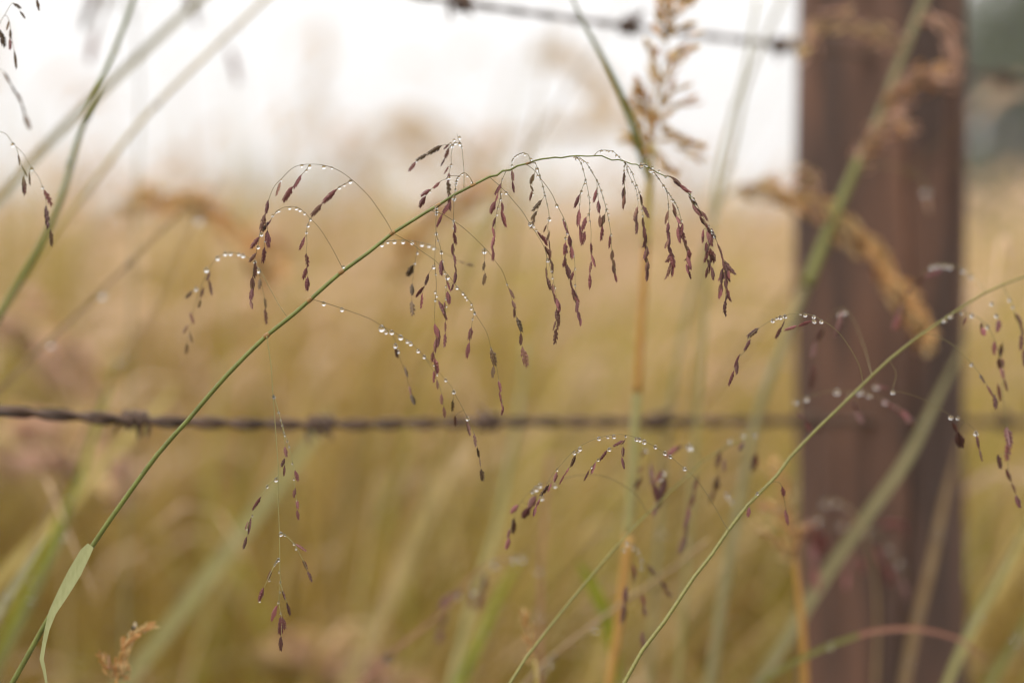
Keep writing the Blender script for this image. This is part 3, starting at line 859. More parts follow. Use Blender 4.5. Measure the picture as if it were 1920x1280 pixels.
A.branch('1114.5,292 1120.8,284.6 1130.6,281.8 1144.7,282.5 1153,286.7 1164,298 1172,304 1171,312 1170,320 1171,350 1171,366|1172,304 1177,322 1186,342 1192,354 1196,371 1196,390 1194,412|'
         '1172,304 1184,322 1193,347 1199,362 1203,385 1206,405 1209,430 1212,460 1212,500', (0.55, 0.5495),
         '1171,323,1168,349 1171,350,1168,374 1172,365,1168,390 1196,388,1189,412 1194,410,1193,437 1201,365,1204,387 1205,385,1217,409 1205,408,1207,428 1208,424,1208,450 '
         '1207,430,1212,452 1213,440,1206,466 1208,455,1216,475 1214,465,1208,488 1209,480,1217,502 1215,490,1211,508 1212,500,1214,522',
         '1127.8,282.8,2.2 1137.7,282.8,1.6 1142,284,1.8 1149,284,1.2 1156,291.4,2 1161,294,1.2 1170,320,1.6 1172,303.7,1.8 1173,307.7,1.8 1170.6,312,1.2 '
         '1176,318,1.6 1177,323,1.3 1185.7,341,1.9 1191.7,354,1.7 1194.5,365.6,1.2 1196.6,372.6,1.4 1177.6,312.6,1.5 1184,322.7,1.9 1187.5,327,1.3 1193.4,347.8,2 1199,360.7,2 1203.4,393.7,1.2 1205,404,1.3', 'd', 'b', 0.4, extra=0.5)
A.branch('1200,310 1210,309 1221,316 1232,331 1244,348 1253,362 1263,376 1271,391 1277,412 1281,440 1288,475 1292,510|1249,356 1252,370 1254,395 1254,430 1256,470 1258,500', (0.549, 0.5475),
         '1253,395,1247,421 1254,417,1251,436 1252,430,1255,455 1256,445,1252,468 1254,460,1259,480 1258,475,1252,492 1259,478,1264,500 1260,490,1251,515 1262,495,1260,521 '
         '1261,381,1268,402 1268,405,1276,419 1272,419,1277,447 1280,419,1277,439 1279,432,1283,455 1282,448,1286,465 1286,458,1294,480 1293,468,1290,490 1288,480,1294,500 1292,487,1296,505 1287,495,1291,514 1290,505,1295,522',
         '1202,306,1.7 1207,307,2 1212.5,308.7,2.2 1202,311,3.2 1223,313.3,2.2 1219,319.5,2.2 1223,319,2.6 1224.8,324,1.9 1230.8,329,1.5 1235,335,2 1244,348,2.2 1248.4,354,2 1249.6,358,1.3 1253,362,2.4 1257.8,367.5,1.6 1262.5,375,2 1259,374.8,1.4 1266,380.4,1.4 1271,390,1.2 1277.8,412.7,1.8 1235.6,320,1.6 1248,330.8,2 1251.8,329.8,1.3 1253,383,1.3 1254,389.5,1.2', 'p', 'b', 0.5, extra=0.6)
A.branch('1248,331 1258,332 1276,346 1292,364 1302,374 1310,390 1325,420 1338,440 1345,455 1354,480 1360,510 1360,545 1361,565|1292,364 1300,385 1314,405 1323,425 1328,450 1329,480 1332,500', (0.548, 0.546),
         '1256,330,1277,345 1275,346,1292,362 1291,367,1301,385 1298,384,1314,404 1317,397,1328,416 1312,406,1322,422 1321,417,1331,432 1328,427,1338,446 1319,430,1317,455 1326,433,1328,450 1331,438,1335,462 1325,454,1323,472 '
         '1327,465,1325,486 1331,466,1339,492 1332,486,1328,503 1331,497,1329,514 1332,497,1339,517 1345,456,1352,474 1350,469,1356,486 1359,489,1373,513 1363,493,1369,508 1355,486,1359,509 1360,506,1363,531 1364,506,1368,523 '
         '1355,503,1352,531 1353,530,1350,554 1359,525,1363,543 1363,541,1367,562 1364,549,1360,565 1361,562,1357,586',
         '1294,364,1.9 1301,372.4,1.8 1305.6,381.5,1.6 1308.9,393,1.4 1334,430,2 1336.6,435,2.4 1340,442,2.3 1296.5,374,1.6 1328.8,423,1.3', 'd', 'p', 0.4, extra=0.8)
A.branch('500,630 508,685 510.6,725 514,770 520,854 522,887 521,929 523.7,996 524.7,1071 525.6,1089 524,1109 523,1126 526,1149 528,1154 527.5,1190|'
         '513,742 522,772 529,796 538,825 545,850 549,870 553,885 552,914 556,936|529,796 533,820 535,840 534,859 532,875|522,890 517,897 507,905 501,911 493,925 488,932 475,958 472,970 466,985 463,1006|'
         '524,998 534,1002 549,1016 554,1021 563,1040 568,1049 577,1070|523,1047 515,1058 510,1068 501,1088 495,1101|525,1089 529,1104 537,1127', (0.556, 0.553),
         '534,837,537,855 534,859,527,876 534,872,532,893 553,881,559,901 554,914,550,935 556,936,559,955 557,955,560,976 489,931,473,957 471,970,465,998 465,977,460,991 470,979,465,1004 463,1005,456,1029 '
         '554,1019,576,1034 568,1049,577,1070 577,1070,585,1091 509,1068,501,1089 494,1101,486,1125 529,1104,535,1124 538,1129,544,1154 520,1134,509,1162 528,1154,525,1190 529,1156,534,1179 527,1192,526,1222',
         '513,742,3.5 522.4,772,1.8 526,786,1.6 529,796,1.8 532,810,1.3 534.4,815.6,1.2 538.8,825.7,1.5 542,836.6,1 517.6,897,4 501,911,1.8 473,965.7,1.2 463,990,1.6 551,897.5,1.4 548,868,1.2 526.6,998.5,4 534,1002,1.3 551,1018.8,1.7 555,1028,1.2 '
         '522,1047.8,2.4 517.8,1052.5,1.7 514.8,1058,1.4 523.4,1071,1.4 525.6,1090,1.2 524.3,1108.4,1.7 522,1128,1.7 526,1148.8,1.2 530,1175.6,1.7 505,1087.4,1.2 487,1126,1.4', 'd', 'p', 0.3, w=1.9, mat=M_PALE)

# ------------------------------------------------------------------ second dewy stem on the right
B = Plant('dewy_grass_plant', 'thin olive grass stem rising from bottom centre across the post, hung with purple spikelets')
B.stem([(1170, 1280), (1204, 1219), (1247, 1163), (1300, 1083), (1334, 1040), (1366, 993), (1401, 948), (1456, 892), (1480, 859), (1534, 802), (1580, 758),
        (1635, 704), (1667, 674), (1729, 626), (1766, 601), (1794, 582), (1841, 552), (1879, 534), (1920, 519), (1975, 512)], 0.552, 0.612, 8, 3.2, M_STEM2)
B.branch('1366,993 1360,985 1337,944 1311,905 1300,892 1283,877 1260,858 1236,842 1217,831 1207,826 1183,817 1160,814 1136,817 1117,822 1099,830 1085,838 1069,852 1046,877 1035,890 1024,910 1010,935|'
         '1173,816 1172,824 1168,837 1167,856|1160,835 1142,841 1138,844 1121,861 1117,865 1109,875 1105,881|1085,838 1079,853 1068,875 1059,889', (0.554, 0.549),
         '1079,853,1071,874 1068,875,1059,890 1059,888,1048,909 1044,885,1039,903 1034,905,1027,922 1029,909,1014,928 1012,935,1005,950 1005,948,1000,970 1138,844,1125,863 1117,865,1109,887 1105,881,1094,903 '
         '1172,824,1165,833 1168,826,1150,836 1168,837,1168,856 1166,856,1170,877',
         '1123,820.6,3 1139.6,818,2.3 1151,817,3 1173,817,1.6 1193.5,822,3 1199,823,2.6 1208,827,3 1229,836,3.4 1247,848,2.8 1257,854.4,2.8 1284,877,3.6 1087.5,840,2.8 1077,847.5,2.4 1084.7,846,1.2 1044.7,879.4,1.8 1142.5,841,2.6 1121.6,861,2 1109,875,1.8', 'd', 'p', 0.4)
B.branch('1618,716 1609,680 1582,635 1560,612 1540,600 1526,592 1509,588 1489,588 1472,591 1449,599 1432,609 1423,615 1404,633 1395,659 1384,672 1376,695|1472,591 1471,601 1464,616|1527,597 1522,602 1494,611',
         (0.572, 0.557),
         '1422,615,1402,632 1407,636,1395,659 1387,664,1377,687 1382,672,1381,701 1376,695,1367,721 1471,601,1464,618 1464,614,1455,634 1522,602,1496,611 1494,611,1468,620',
         '1510,589,3.5 1526,592,3.5 1540,600.7,3.8 1527,601.6,2.5 1501,588,1.8 1472,592,2.6 1463,594,2.8 1456,596,2 1449,600,2.6', 'd', 'p', 0.25)
B.branch('1729,626 1747,627 1775,639 1804,661 1822,682 1837,700 1850,720 1865,745', (0.59, 0.578),
         '1837,700,1846,718 1850,722,1865,747 1865,740,1867,767', '1822,682,2.5 1839,705,2.2', 'd', 'p', 0.5)
B.branch('1794,582 1804,585 1822,588 1840,600 1852,612 1866,640 1875,672 1880,700 1880,730 1885,780 1892,830 1890,870 1897,905 1908,935|1868,590 1873,600 1871,620|1880,640 1879,650',
         (0.598, 0.578),
         '1813,595,1807,609 1840,605,1841,622 1841,614,1847,630 1873,599,1871,622 1865,639,1864,665 1879,644,1875,672 1873,672,1879,691 1877,689,1882,710 1871,720,1877,753 1883,710,1888,731 '
         '1887,801,1895,842 1890,830,1888,862 1887,879,1895,901 1897,905,1905,926 1905,927,1912,950 1871,852,1877,880',
         '1771,600,3 1783,592,3 1804,586,2 1822.5,590,3.2 1859,567.5,4 1868,590,4 1851.6,611.6,2.4', 'd', 'p', 0.4, slack=0.01)
B.branch('1879,534,0.606 1893,560 1903,586 1912,610 1917,640 1920,680', (0.606, 0.59), '1903,586,1916,609 1912,606,1920,630 1916,625,1914,657 1919,655,1922,690', '1893,561,2.6 1899,575,2', 'd')
B.branch('1667,674,0.585 1680,700 1674,733 1690,735 1730,748 1782,778 1810,790 1830,811 1834,830', (0.585, 0.575), '1831,816,1836,842 1836,840,1842,867 1786,790,1796,812 1797,810,1803,838',
         '1674,733,4 1782.5,780,4.2 1795.7,782,3.4 1830,811,3.2', 'd', slack=0.01)
B.branch('1580,758,0.575 1595,735 1612,731 1630,738 1660,752 1690,770 1714,797|1595,735 1569,732 1540,737 1512,745 1492,751 1490,775 1505,790|1612,731 1605,755 1612,785', (0.625, 0.66),
         '1598,751,1608,773 1606,770,1617,795 1657,753,1674,763 1676,762,1690,775 1690,769,1702,784 1701,782,1714,797 1492,775,1506,786 1508,785,1522,800 1640,722,1660,728',
         '1492.5,751,4.6 1512,745.6,4.8 1569,731.6,5.4 1612.5,731.6,5.6 1630,740,4 1643,723,4.4 1659.6,751,4.4', 'm', 'p', 0.4, slack=0.015, wide=0.9, extra=0.5)
B.branch('1850,548,0.6 1820,515 1790,499 1755,496 1725,520 1700,555 1685,595', (0.63, 0.665),
         '1768,505,1740,520 1736,519,1714,534 1710,536,1700,554 1691,571,1687,590 1687,590,1676,618', '1747.5,499,4 1759,496,4 1772,497,4 1782,499,3.6 1806.6,505.6,3.8 1820.6,517,3.4', 'm', 'p', 0.4, slack=0.01, wide=0.9, extra=0.5)
B.branch('1635,704,0.575 1620,650 1600,600 1580,578 1560,590 1540,625 1525,680', (0.6, 0.655), '1580,582,1571,620 1543,614,1533,640 1531,640,1522,665 1526,680,1522,719', '1576,587,5.5 1584,584,4', 'm', 'p', 0.4, slack=0.01, wide=0.9, extra=0.5)
B.branch('1401,948,0.5545 1420,925 1445,905 1462,905 1468,925 1474,955 1479,985', (0.556, 0.575), '1467,912,1470,931 1472,955,1478,984 1405,950,1402,972', '1420,924,2', 'p')

# ------------------------------------------------------------------ third, blurred dewy stem behind
C = Plant('dewy_grass_plant', 'soft thin brown stem low in the centre with blurred mauve spikelets, behind the olive stem')
C.stem([(950, 1290), (1000, 1215), (1075, 1120), (1160, 1020), (1215, 962), (1281, 899), (1319, 864), (1360, 838), (1400, 820)], 0.575, 0.635, 6, 2.5, M_STEM2)
C.branch('1215,962,0.59 1190,925 1140,895 1090,890 1040,902 1012,908 985,930 965,965 950,1030', (0.59, 0.583),
         '972,946,956,963 1005,929,992,952 993,950,980,972 964,972,961,997 956,991,951,1010 955,1008,948,1032', '1040.6,908.4,3.6 1016,932,3.2 1005,914.7,3.2 998.5,919.6,3 1012.5,908,3.8', 'd', 'p', 0.4, slack=0.008, wide=1.15)
C.branch('1319,864,0.615 1305,842 1290,835 1260,848 1245,880 1232,920 1225,950|1290,835 1225,850 1205,850 1200,880', (0.615, 0.625),
         '1279,836,1253,850 1249,894,1234,939 1225,901,1234,942 1242,880,1228,905 1236,930,1225,965 1221,868,1219,897 1202,895,1191,914 1210,846,1201,853 1206,876,1195,882', '1292,835,5.5 1296,838,4 1210,842,3 1246,884,4 1238,893,5', 'm', 'p', 0.4, slack=0.012, wide=0.9, extra=0.6)
C.branch('1360,838,0.63 1352,850 1345,890 1335,940|1352,850 1320,880 1306,900 1294,948 1285,1006 1274,1040|1360,838 1368,825 1394,812 1416,813 1420,850 1418,870', (0.63, 0.64),
         '1309,892,1301,920 1302,920,1294,948 1292,950,1288,980 1288,978,1285,1006 1287,1000,1274,1038 1345,892,1339,918 1339,918,1332,944 1349,845,1343,875 1358,860,1356,880 1418,850,1414,880 1395,830,1385,842',
         '1368,825,4.2 1394,813,4.2 1416.6,813,4.2 1364,926.6,4.6 1372,938,4', 'm', 'p', 0.4, slack=0.012, wide=0.9, extra=0.6)
C.branch('1160,1020,0.62 1176,1014 1190,1024 1202,1048 1216,1062 1240,1090 1254,1118|1190,1024 1186,1057 1176,1095 1169,1163|1202,1048 1204,1114 1207,1150 1205,1185', (0.62, 0.635),
         '1186,1057,1193,1083 1174,1097,1171,1130 1171,1128,1169,1163 1214,1060,1228,1076 1239,1088,1248,1103 1246,1101,1254,1118 1204,1114,1207,1133 1207,1133,1209,1153 1204,1181,1205,1212',
         '1176,1016,4 1188,1023,4 1197,1033,3.8 1202,1048,3.8 1203,1062,3.6 1170,1028,3.6', 'm', 'p', 0.4, slack=0.006, wide=0.9, extra=0.6)

# ------------------------------------------------------------------ plant cut by the left edge
D = Plant('dewy_grass_plant', 'dark seeded grass with two dew drops hanging in from the left edge')
D.stem([(-150, 1280), (-110, 900), (-70, 500), (-45, 250), (-30, 100), (-12, 0), (10, -60)], 0.58, 0.57, 8, 3, M_STEM)
D.branch('-45,250,0.574 -20,243 0,247 13,253 24,269 45,290 59,315 71,330 79.5,350 84,366 92,412 96,440|30,275 36,295 43,315 47,345', (0.574, 0.571),
         '34,289,37,309 41,311,50,330 54,322,56,345 43,330,47,369 83,356,97,386 86,386,90,431 95,431,97,463', '24,270,4 59,315,4.4 79.5,350.6,2.4', 'd', 'o', 0.25, wide=0.95)
D.branch('-30,100,0.572 -8,60 8,30 17,39 22,70 29,110|8,30 24,6 37,21|40,-15 69,0', (0.572, 0.575), '17,39,13,56 20,54,19,75 19,73,19,94 27,95,31,131 69,-2,73,19 24,6,41,17 37,21,49,37 0,56,9,90', '', 'o', 'd', 0.4, wide=0.9)
D.branch('-45,150,0.60 -20,130 7,135 28,172 41,195 52,225', (0.60, 0.625), '7,135,20,158 20,158,30,176 30,172,41,195 40,193,48,218 45,214,58,246', '', 'o')

# ------------------------------------------------------------------ plants out of focus, each with its own build
def head(pl, axis, d, n, key, alt=None, altp=0.3, L=26, spread=0.6, w=2.2, droop=0.3, name='branch', drops='', mat=None, dspread=0.012, wide=1.0, fluff=0.3):
    """a seed head: axis in photo points, spikelets set round it (real positions, spread in depth too)"""
    c = catmull([Vector(p) for p in pathd(nums(axis), d[0], d[1])], 3.0)
    sp = []
    n = int(n * 1.9); L = L * 0.72; wide = wide * 0.72; spread = spread * 1.25
    for i in range(n):
        t = (i + random.random()) / n
        q = c[min(len(c) - 1, int(t * (len(c) - 1)))]
        q2 = c[min(len(c) - 1, int(t * (len(c) - 1)) + 2)]
        q0 = c[max(0, int(t * (len(c) - 1)) - 2)]
        ang = math.atan2(q2.y - q0.y, q2.x - q0.x) + random.uniform(-1, 1) * spread
        off = random.gauss(0, 1) * L * fluff
        l = L * random.uniform(0.75, 1.2)
        x0, y0 = q.x - math.sin(ang) * off, q.y + math.cos(ang) * off
        sp.append((x0, y0, x0 + math.cos(ang) * l, y0 + math.sin(ang) * l + droop * l))
    return pl.branch([nums(axis)], d, sp, drops, key, alt, altp, w=w, slack=dspread, name=name, mat=mat, wide=wide)

E = Plant('straw_grass_plant', 'upright straw grass with russet stem and feathery seed head, right of centre')
E.stem([(1140, 1300), (1160, 1170), (1172, 1060), (1178, 1000)], 0.715, 0.712, 17, 17, M_RUSSET, 'stem')
E.stem([(1178, 1002), (1185, 900), (1190, 795), (1195, 735)], 0.712, 0.708, 17, 16, M_PALE, 'sheath', ground=False)
E.stem([(1195, 737), (1201, 620), (1206, 540), (1211, 460)], 0.708, 0.704, 17, 15, M_RUSSET, 'stem', ground=False)
E.stem([(1211, 462), (1216, 380), (1220, 310), (1224, 270)], 0.704, 0.70, 18, 12, M_YELLOW, 'sheath', ground=False)
E.leaf([(1219, 345), (1208, 312), (1198, 275), (1183, 225), (1162, 172), (1130, 108), (1100, 55), (1062, -25)], 0.70, 0.665, [4, 12, 15, 14, 13, 9, 7, 3], M_GREEN, fold=0.3)
E.branch('1224,272 1232,225 1240,175 1247,120 1252,60 1256,0 1258,-60|1228,250 1215,215 1195,175 1188,155|1230,235 1215,212 1196,190|1232,222 1255,240 1290,258 1318,270|1238,190 1262,170 1290,162|1243,150 1225,115 1216,85|'
         '1246,125 1265,105 1296,90|1250,75 1235,50 1228,25|1251,70 1275,50 1305,42|1255,10 1268,-5 1290,-8', (0.70, 0.695),
         '1210,170,1190,155 1216,190,1200,166 1226,228,1205,205 1212,212,1192,192 1205,178,1186,170 1232,225,1222,200 1236,205,1250,180 1250,178,1268,168 1270,168,1296,158 1240,238,1262,248 1262,248,1285,260 1285,258,1308,272 1300,268,1325,276 '
         '1240,160,1228,135 1228,128,1218,100 1238,140,1230,118 1222,100,1208,72 1246,110,1262,98 1262,102,1278,88 1284,98,1306,84 1248,80,1236,60 1240,66,1228,50 1236,40,1226,18 1252,66,1270,54 1276,52,1300,42 1290,66,1312,62 1254,30,1246,8 1256,12,1262,-14 1268,2,1292,-6 1246,22,1250,-6',
         '', 's', 'g', 0.3, w=3.5, slack=0.012, mat=M_STRAW, wide=1.3, extra=1.0)

for ax in ('1224,275 1205,240 1186,205 1178,190', '1228,250 1215,200 1200,150', '1226,265 1250,262 1285,275 1320,300', '1232,225 1262,200 1300,185', '1238,190 1228,140 1222,90',
           '1242,160 1262,120 1285,95', '1222,290 1200,270 1170,262', '1226,280 1246,300 1268,330', '1250,60 1240,20 1236,-20', '1252,50 1275,20 1300,0'):
    head(E, ax, (0.70, 0.70 + random.uniform(-0.02, 0.02)), 8, 's', 'g', 0.3, 26, 0.4, 2.4, 0.0, mat=M_STRAW, dspread=0.012, wide=1.25)

G = Plant('tall_grass_plant', 'thick blurred green stem with pinkish tufts crossing the post top from upper right')
G.stem([(1330, 1290), (1375, 1000), (1420, 780), (1470, 640), (1510, 540), (1555, 430), (1600, 330), (1650, 215), (1690, 110), (1745, -30)], 0.79, 0.83, 19, 13, M_GREYGR)
G.stem([(1512, 536), (1560, 415), (1610, 300)], 0.788, 0.80, 24, 17, M_OLV, 'sheath', ground=False)
head(G, '1655,205 1690,175 1730,145 1775,140', (0.82, 0.80), 46, 'k', 'g', 0.3, 34, 0.6, 3, 0.1, wide=0.95, fluff=0.5)
head(G, '1610,310 1640,255 1680,215 1710,235', (0.81, 0.79), 40, 'k', 'g', 0.3, 32, 0.7, 3, 0.2, wide=0.95, fluff=0.5)
head(G, '1560,420 1530,370 1510,330 1490,335', (0.80, 0.78), 34, 'k', 's', 0.3, 30, 0.7, 3, 0.2, wide=0.95, fluff=0.5)
head(G, '1700,90 1640,60 1580,40 1535,50 1500,90', (0.83, 0.80), 44, 'k', 's', 0.4, 32, 0.6, 3, 0.2, wide=0.9, fluff=0.5)
head(G, '1720,20 1780,60 1800,130', (0.83, 0.82), 10, 'k', None, 0, 40, 0.5, 3, 0.2, drops='1737,357,6')
G.branch('1610,310,0.81 1660,310 1700,320 1735,345 1742,400', (0.81, 0.79), '1738,370,1742,400', '1737,357,6', 'k', w=2.5)

H = Plant('straw_grass_plant', 'blurred orange straw seed head drooping over the left edge of the post')
H.stem([(1270, 1300), (1290, 900), (1310, 600), (1330, 430), (1350, 375), (1385, 350)], 0.84, 0.84, 12, 7, M_STRAW)
head(H, '1385,350 1440,352 1500,372 1560,405 1620,455 1670,520 1715,590 1735,640', (0.84, 0.80), 120, 's', 'g', 0.5, 36, 0.45, 4, 0.1, mat=M_STRAW, dspread=0.02, wide=0.95, fluff=0.42)

def simple(name, label, pts, d, w, mat, leaf=False, cat='grass', tip=None, group=None, ground=True, fold=0.15, twist=0.0):
    pl = Plant(name, label, cat, group)
    if d[0] > 0.73: w = [v * 0.68 for v in w]
    if leaf:
        pl.leaf(pts, d[0], d[1], list(w), mat, 'blade', ground=ground, fold=fold, twist=twist)
    else:
        pl.stem(pts, d[0], d[1], w[0], w[1], mat, ground=ground)
    q = catmull([Vector(v) for v in pathd(pts, d[0], d[1])], 6.0)
    for k in range(3):
        v = q[random.randrange(int(len(q) * 0.1), int(len(q) * 0.9))]
        if v.z < 0.6: continue
        add_drop(pl.t, P(v.x + random.uniform(-6, 6), v.y + 6, v.z - 0.003), random.uniform(3.2, 6.5) * v.z / FPX)
    return pl

I1 = simple('grass_plant', 'blurred dark green stem slanting up at the left side of the sky',
       [(-90, 760), (0, 590), (70, 470), (112, 380), (150, 250), (182, 170), (215, 95), (262, -30)], (0.68, 0.68), (15, 8), M_GREEN)
I1.stem([(160, 225), (176, 186), (190, 152)], 0.678, 0.678, 15, 13, M_STEM, 'node', ground=False)
simple('grass_plant', 'blurred yellow stem slanting from the left meadow edge up into the white sky',
       [(-80, 720), (0, 590), (40, 530), (95, 448), (150, 375), (215, 290), (280, 210), (400, 92), (540, -40)], (0.735, 0.76), (14, 11), M_YELLOW)
simple('grass_plant', 'very faint grey foreground blade slanting over the upper left sky',
       [(-120, 500), (0, 375), (55, 308), (140, 220), (235, 130), (330, 40), (420, -40)], (0.425, 0.415), (15, 16, 15, 12), M_GREYGR, leaf=True)
simple('grass_plant', 'thin tan stem slanting through the meadow at far left',
       [(-60, 800), (0, 730), (90, 640), (200, 535), (300, 435), (350, 390)], (0.70, 0.74), (8, 5), M_TAN)
simple('grass_plant', 'faint thin stem left of the drooping olive spikelets',
       [(90, 960), (150, 830), (215, 700), (300, 560), (350, 440), (420, 330)], (0.74, 0.78), (7, 5), M_TAN)
simple('grass_plant', 'bright green blade crossing behind the lower wire at left',
       [(-40, 1290), (40, 1120), (110, 985), (150, 890), (180, 800), (205, 720), (215, 660)], (0.80, 0.82), (16, 20, 22, 20, 16, 9, 2), M_LIME, leaf=True)
simple('grass_plant', 'broad yellow straw blade below the wire barb at left',
       [(-60, 1150), (40, 1040), (130, 945), (220, 840), (300, 760), (340, 715)], (0.86, 0.92), (26, 30, 30, 30, 22, 3), M_YELLOW, leaf=True)
simple('grass_plant', 'dull green drooping blade at the lower left corner',
       [(-20, 1290), (30, 1180), (75, 1090), (120, 990), (150, 880)], (0.74, 0.76), (20, 26, 24, 16, 3), M_OLV, leaf=True)
simple('grass_plant', 'grey dry blade in the bottom left corner',
       [(-80, 1260), (0, 1140), (50, 1060), (90, 1000)], (0.66, 0.69), (20, 22, 16, 3), M_GREYGR, leaf=True)
simple('grass_plant', 'broad pale green blade slanting up behind the main stem to the wire',
       [(210, 1310), (320, 1170), (400, 1065), (500, 935), (570, 840), (625, 760)], (0.93, 0.95), (40, 42, 42, 40, 30, 4), M_PALE, leaf=True)
simple('grass_plant', 'tan broad blade leaning left of the yellow green stem, low centre',
       [(650, 1290), (695, 1190), (745, 1085), (800, 960), (850, 870), (895, 790)], (1.0, 1.05), (38, 42, 44, 42, 34, 4), M_STRAW, leaf=True)
simple('grass_plant', 'yellow green blurred stem standing left of the dew arch, low centre',
       [(840, 1310), (885, 1130), (925, 1010), (955, 870), (975, 760), (985, 640)], (0.84, 0.87), (24, 12), M_PALE)
simple('grass_plant', 'bright green blade at the bottom edge, centre',
       [(850, 1310), (885, 1230), (925, 1140), (955, 1080), (985, 1040)], (0.80, 0.82), (26, 28, 24, 14, 2), M_LIME, leaf=True)
simple('grass_plant', 'thin orange red stem standing low in the centre',
       [(1012, 1300), (1013, 1150), (1016, 1040), (1024, 920), (1030, 850)], (0.75, 0.76), (11, 6), M_ROSE)
simple('grass_plant', 'short lime green leaf left of the russet stem foot',
       [(1160, 1310), (1150, 1220), (1135, 1150), (1115, 1105), (1098, 1075), (1080, 1050)], (0.76, 0.75), (20, 30, 36, 34, 24, 3), M_LIME, leaf=True)
simple('grass_plant', 'faint green stem against the field right of the russet stem',
       [(1215, 1300), (1235, 1000), (1255, 780), (1285, 600), (1330, 440), (1370, 300), (1400, 160), (1440, 60), (1480, -30)], (0.80, 0.83), (14, 10), M_GREYGR)
simple('grass_plant', 'pale olive stem between the straw seed head and the post, against the sky',
       [(1270, 1300), (1300, 900), (1320, 620), (1342, 350), (1365, 240), (1395, 140), (1420, 0)], (0.78, 0.78), (13, 8), M_PALE)
AR = simple('grass_plant', 'arching blade turning from lime to rose at the post foot',
       [(1395, 1305), (1440, 1268), (1490, 1240), (1560, 1207), (1610, 1190)], (0.70, 0.70), (9, 10, 10, 10, 9), M_OLV, leaf=True)
AR.leaf([(1609, 1190), (1640, 1182), (1680, 1178), (1720, 1178), (1800, 1198), (1850, 1240)], 0.70, 0.705, [9, 9, 9, 8, 6, 2], M_ROSE, 'blade_tip')
simple('grass_plant', 'long dull green blade slanting across the lower post',
       [(1405, 1310), (1470, 1205), (1540, 1090), (1630, 960), (1700, 860), (1760, 740), (1820, 620)], (0.79, 0.82), (32, 34, 34, 32, 28, 20, 3), M_GREYGR, leaf=True)
simple('grass_plant', 'brown blade standing in front of the lower post near its right side',
       [(1690, 1310), (1715, 1180), (1745, 1060), (1770, 940), (1800, 820)], (0.82, 0.83), (28, 28, 26, 20, 3), M_TAN, leaf=True)
simple('grass_plant', 'pale grey green blade in the bottom right corner',
       [(1765, 1310), (1795, 1235), (1835, 1150), (1875, 1080), (1930, 980)], (0.77, 0.79), (24, 26, 26, 22, 8), M_PALE, leaf=True)
simple('grass_plant', 'green blade leaning at the extreme lower right edge',
       [(1840, 1310), (1870, 1255), (1905, 1200), (1950, 1120)], (0.82, 0.83), (26, 28, 26, 14), M_OLV, leaf=True)
simple('grass_plant', 'thin brown stem crossing low behind the olive stem',
       [(960, 1310), (1030, 1235), (1100, 1180), (1160, 1135), (1240, 1080), (1330, 1010)], (0.68, 0.70), (9, 5), M_TAN)

R = Plant('straw_grass_plant', 'blurred orange seed head standing beside the lower left edge of the post')
R.stem([(1510, 1310), (1506, 1200), (1497, 1100), (1488, 1040)], 0.73, 0.725, 15, 11, M_RUSSET)
head(R, '1488,1045 1484,1000 1478,950 1466,900 1450,870', (0.725, 0.72), 26, 'g', 's', 0.3, 30, 0.5, 5, 0.0, mat=M_STRAW)
head(R, '1490,1050 1465,1020 1435,1000 1415,985', (0.725, 0.71), 14, 'g', 's', 0.5, 30, 0.5, 3, 0.0, mat=M_STRAW)
head(R, '1490,1040 1500,1000 1512,985', (0.725, 0.735), 8, 'g', 'k', 0.5, 28, 0.5, 3, 0.0, mat=M_STRAW)
head(R, '1484,1000 1455,955 1425,945', (0.725, 0.735), 10, 'g', 'k', 0.3, 28, 0.5, 3, 0.0, mat=M_STRAW)

K = Plant('straw_grass_plant', 'small orange seed head poking up at the bottom left edge')
K.stem([(212, 1330), (216, 1290), (222, 1262)], 0.60, 0.60, 7, 6, M_RUSSET)
head(K, '222,1265 226,1240 236,1212 246,1194 262,1184 284,1174', (0.60, 0.598), 34, 'g', 's', 0.5, 22, 0.55, 3, -0.1, drops='250,1176,3 253,1168,2.6', mat=M_STRAW, dspread=0.006, wide=1.2)
head(K, '218,1275 205,1250 190,1225', (0.60, 0.602), 10, 'g', 'k', 0.3, 20, 0.5, 2.5, 0, mat=M_STRAW, dspread=0.004)
head(K, '224,1270 235,1262 236,1250', (0.60, 0.595), 10, 'g', 's', 0.5, 20, 0.6, 2.5, 0, mat=M_STRAW, dspread=0.004)

N_ = Plant('straw_grass_plant', 'small yellow seed head at the bottom centre below the dew arch')
N_.stem([(1008, 1310), (1006, 1260), (1000, 1225)], 0.645, 0.645, 8, 5, M_YELLOW)
head(N_, '1002,1240 996,1205 988,1175 980,1150', (0.645, 0.643), 18, 's', 'g', 0.4, 22, 0.4, 3, 0.0, mat=M_STRAW, dspread=0.006, wide=1.2)

Q = Plant('dewy_grass_plant', 'mauve thread of spikelets with round blurred dew low in the centre left')
Q.stem([(640, 1320), (700, 1260), (745, 1215), (800, 1172), (850, 1125), (880, 1085), (915, 1058), (945, 1047), (975, 1045)], 0.73, 0.71, 8, 3, M_ROSE)
Q.branch('800,1172,0.722 830,1130 845,1112 868,1105 885,1110', (0.722, 0.70), '845,1115,826,1140 868,1106,845,1118 840,1150,822,1180 826,1178,822,1205 882,1112,884,1140', '727,1229,9 858,1112,5 886,1105,5', 'p', 'm', 0.4, wide=1.2)
Q.branch('880,1085,0.715 905,1062 928,1054 950,1046 980,1043', (0.715, 0.70), '912,1075,905,1110 905,1108,898,1145', '928,1055,6.5 963,1045,5.5 980,1044,5.5', 'p', 'm', 0.4, wide=1.2)

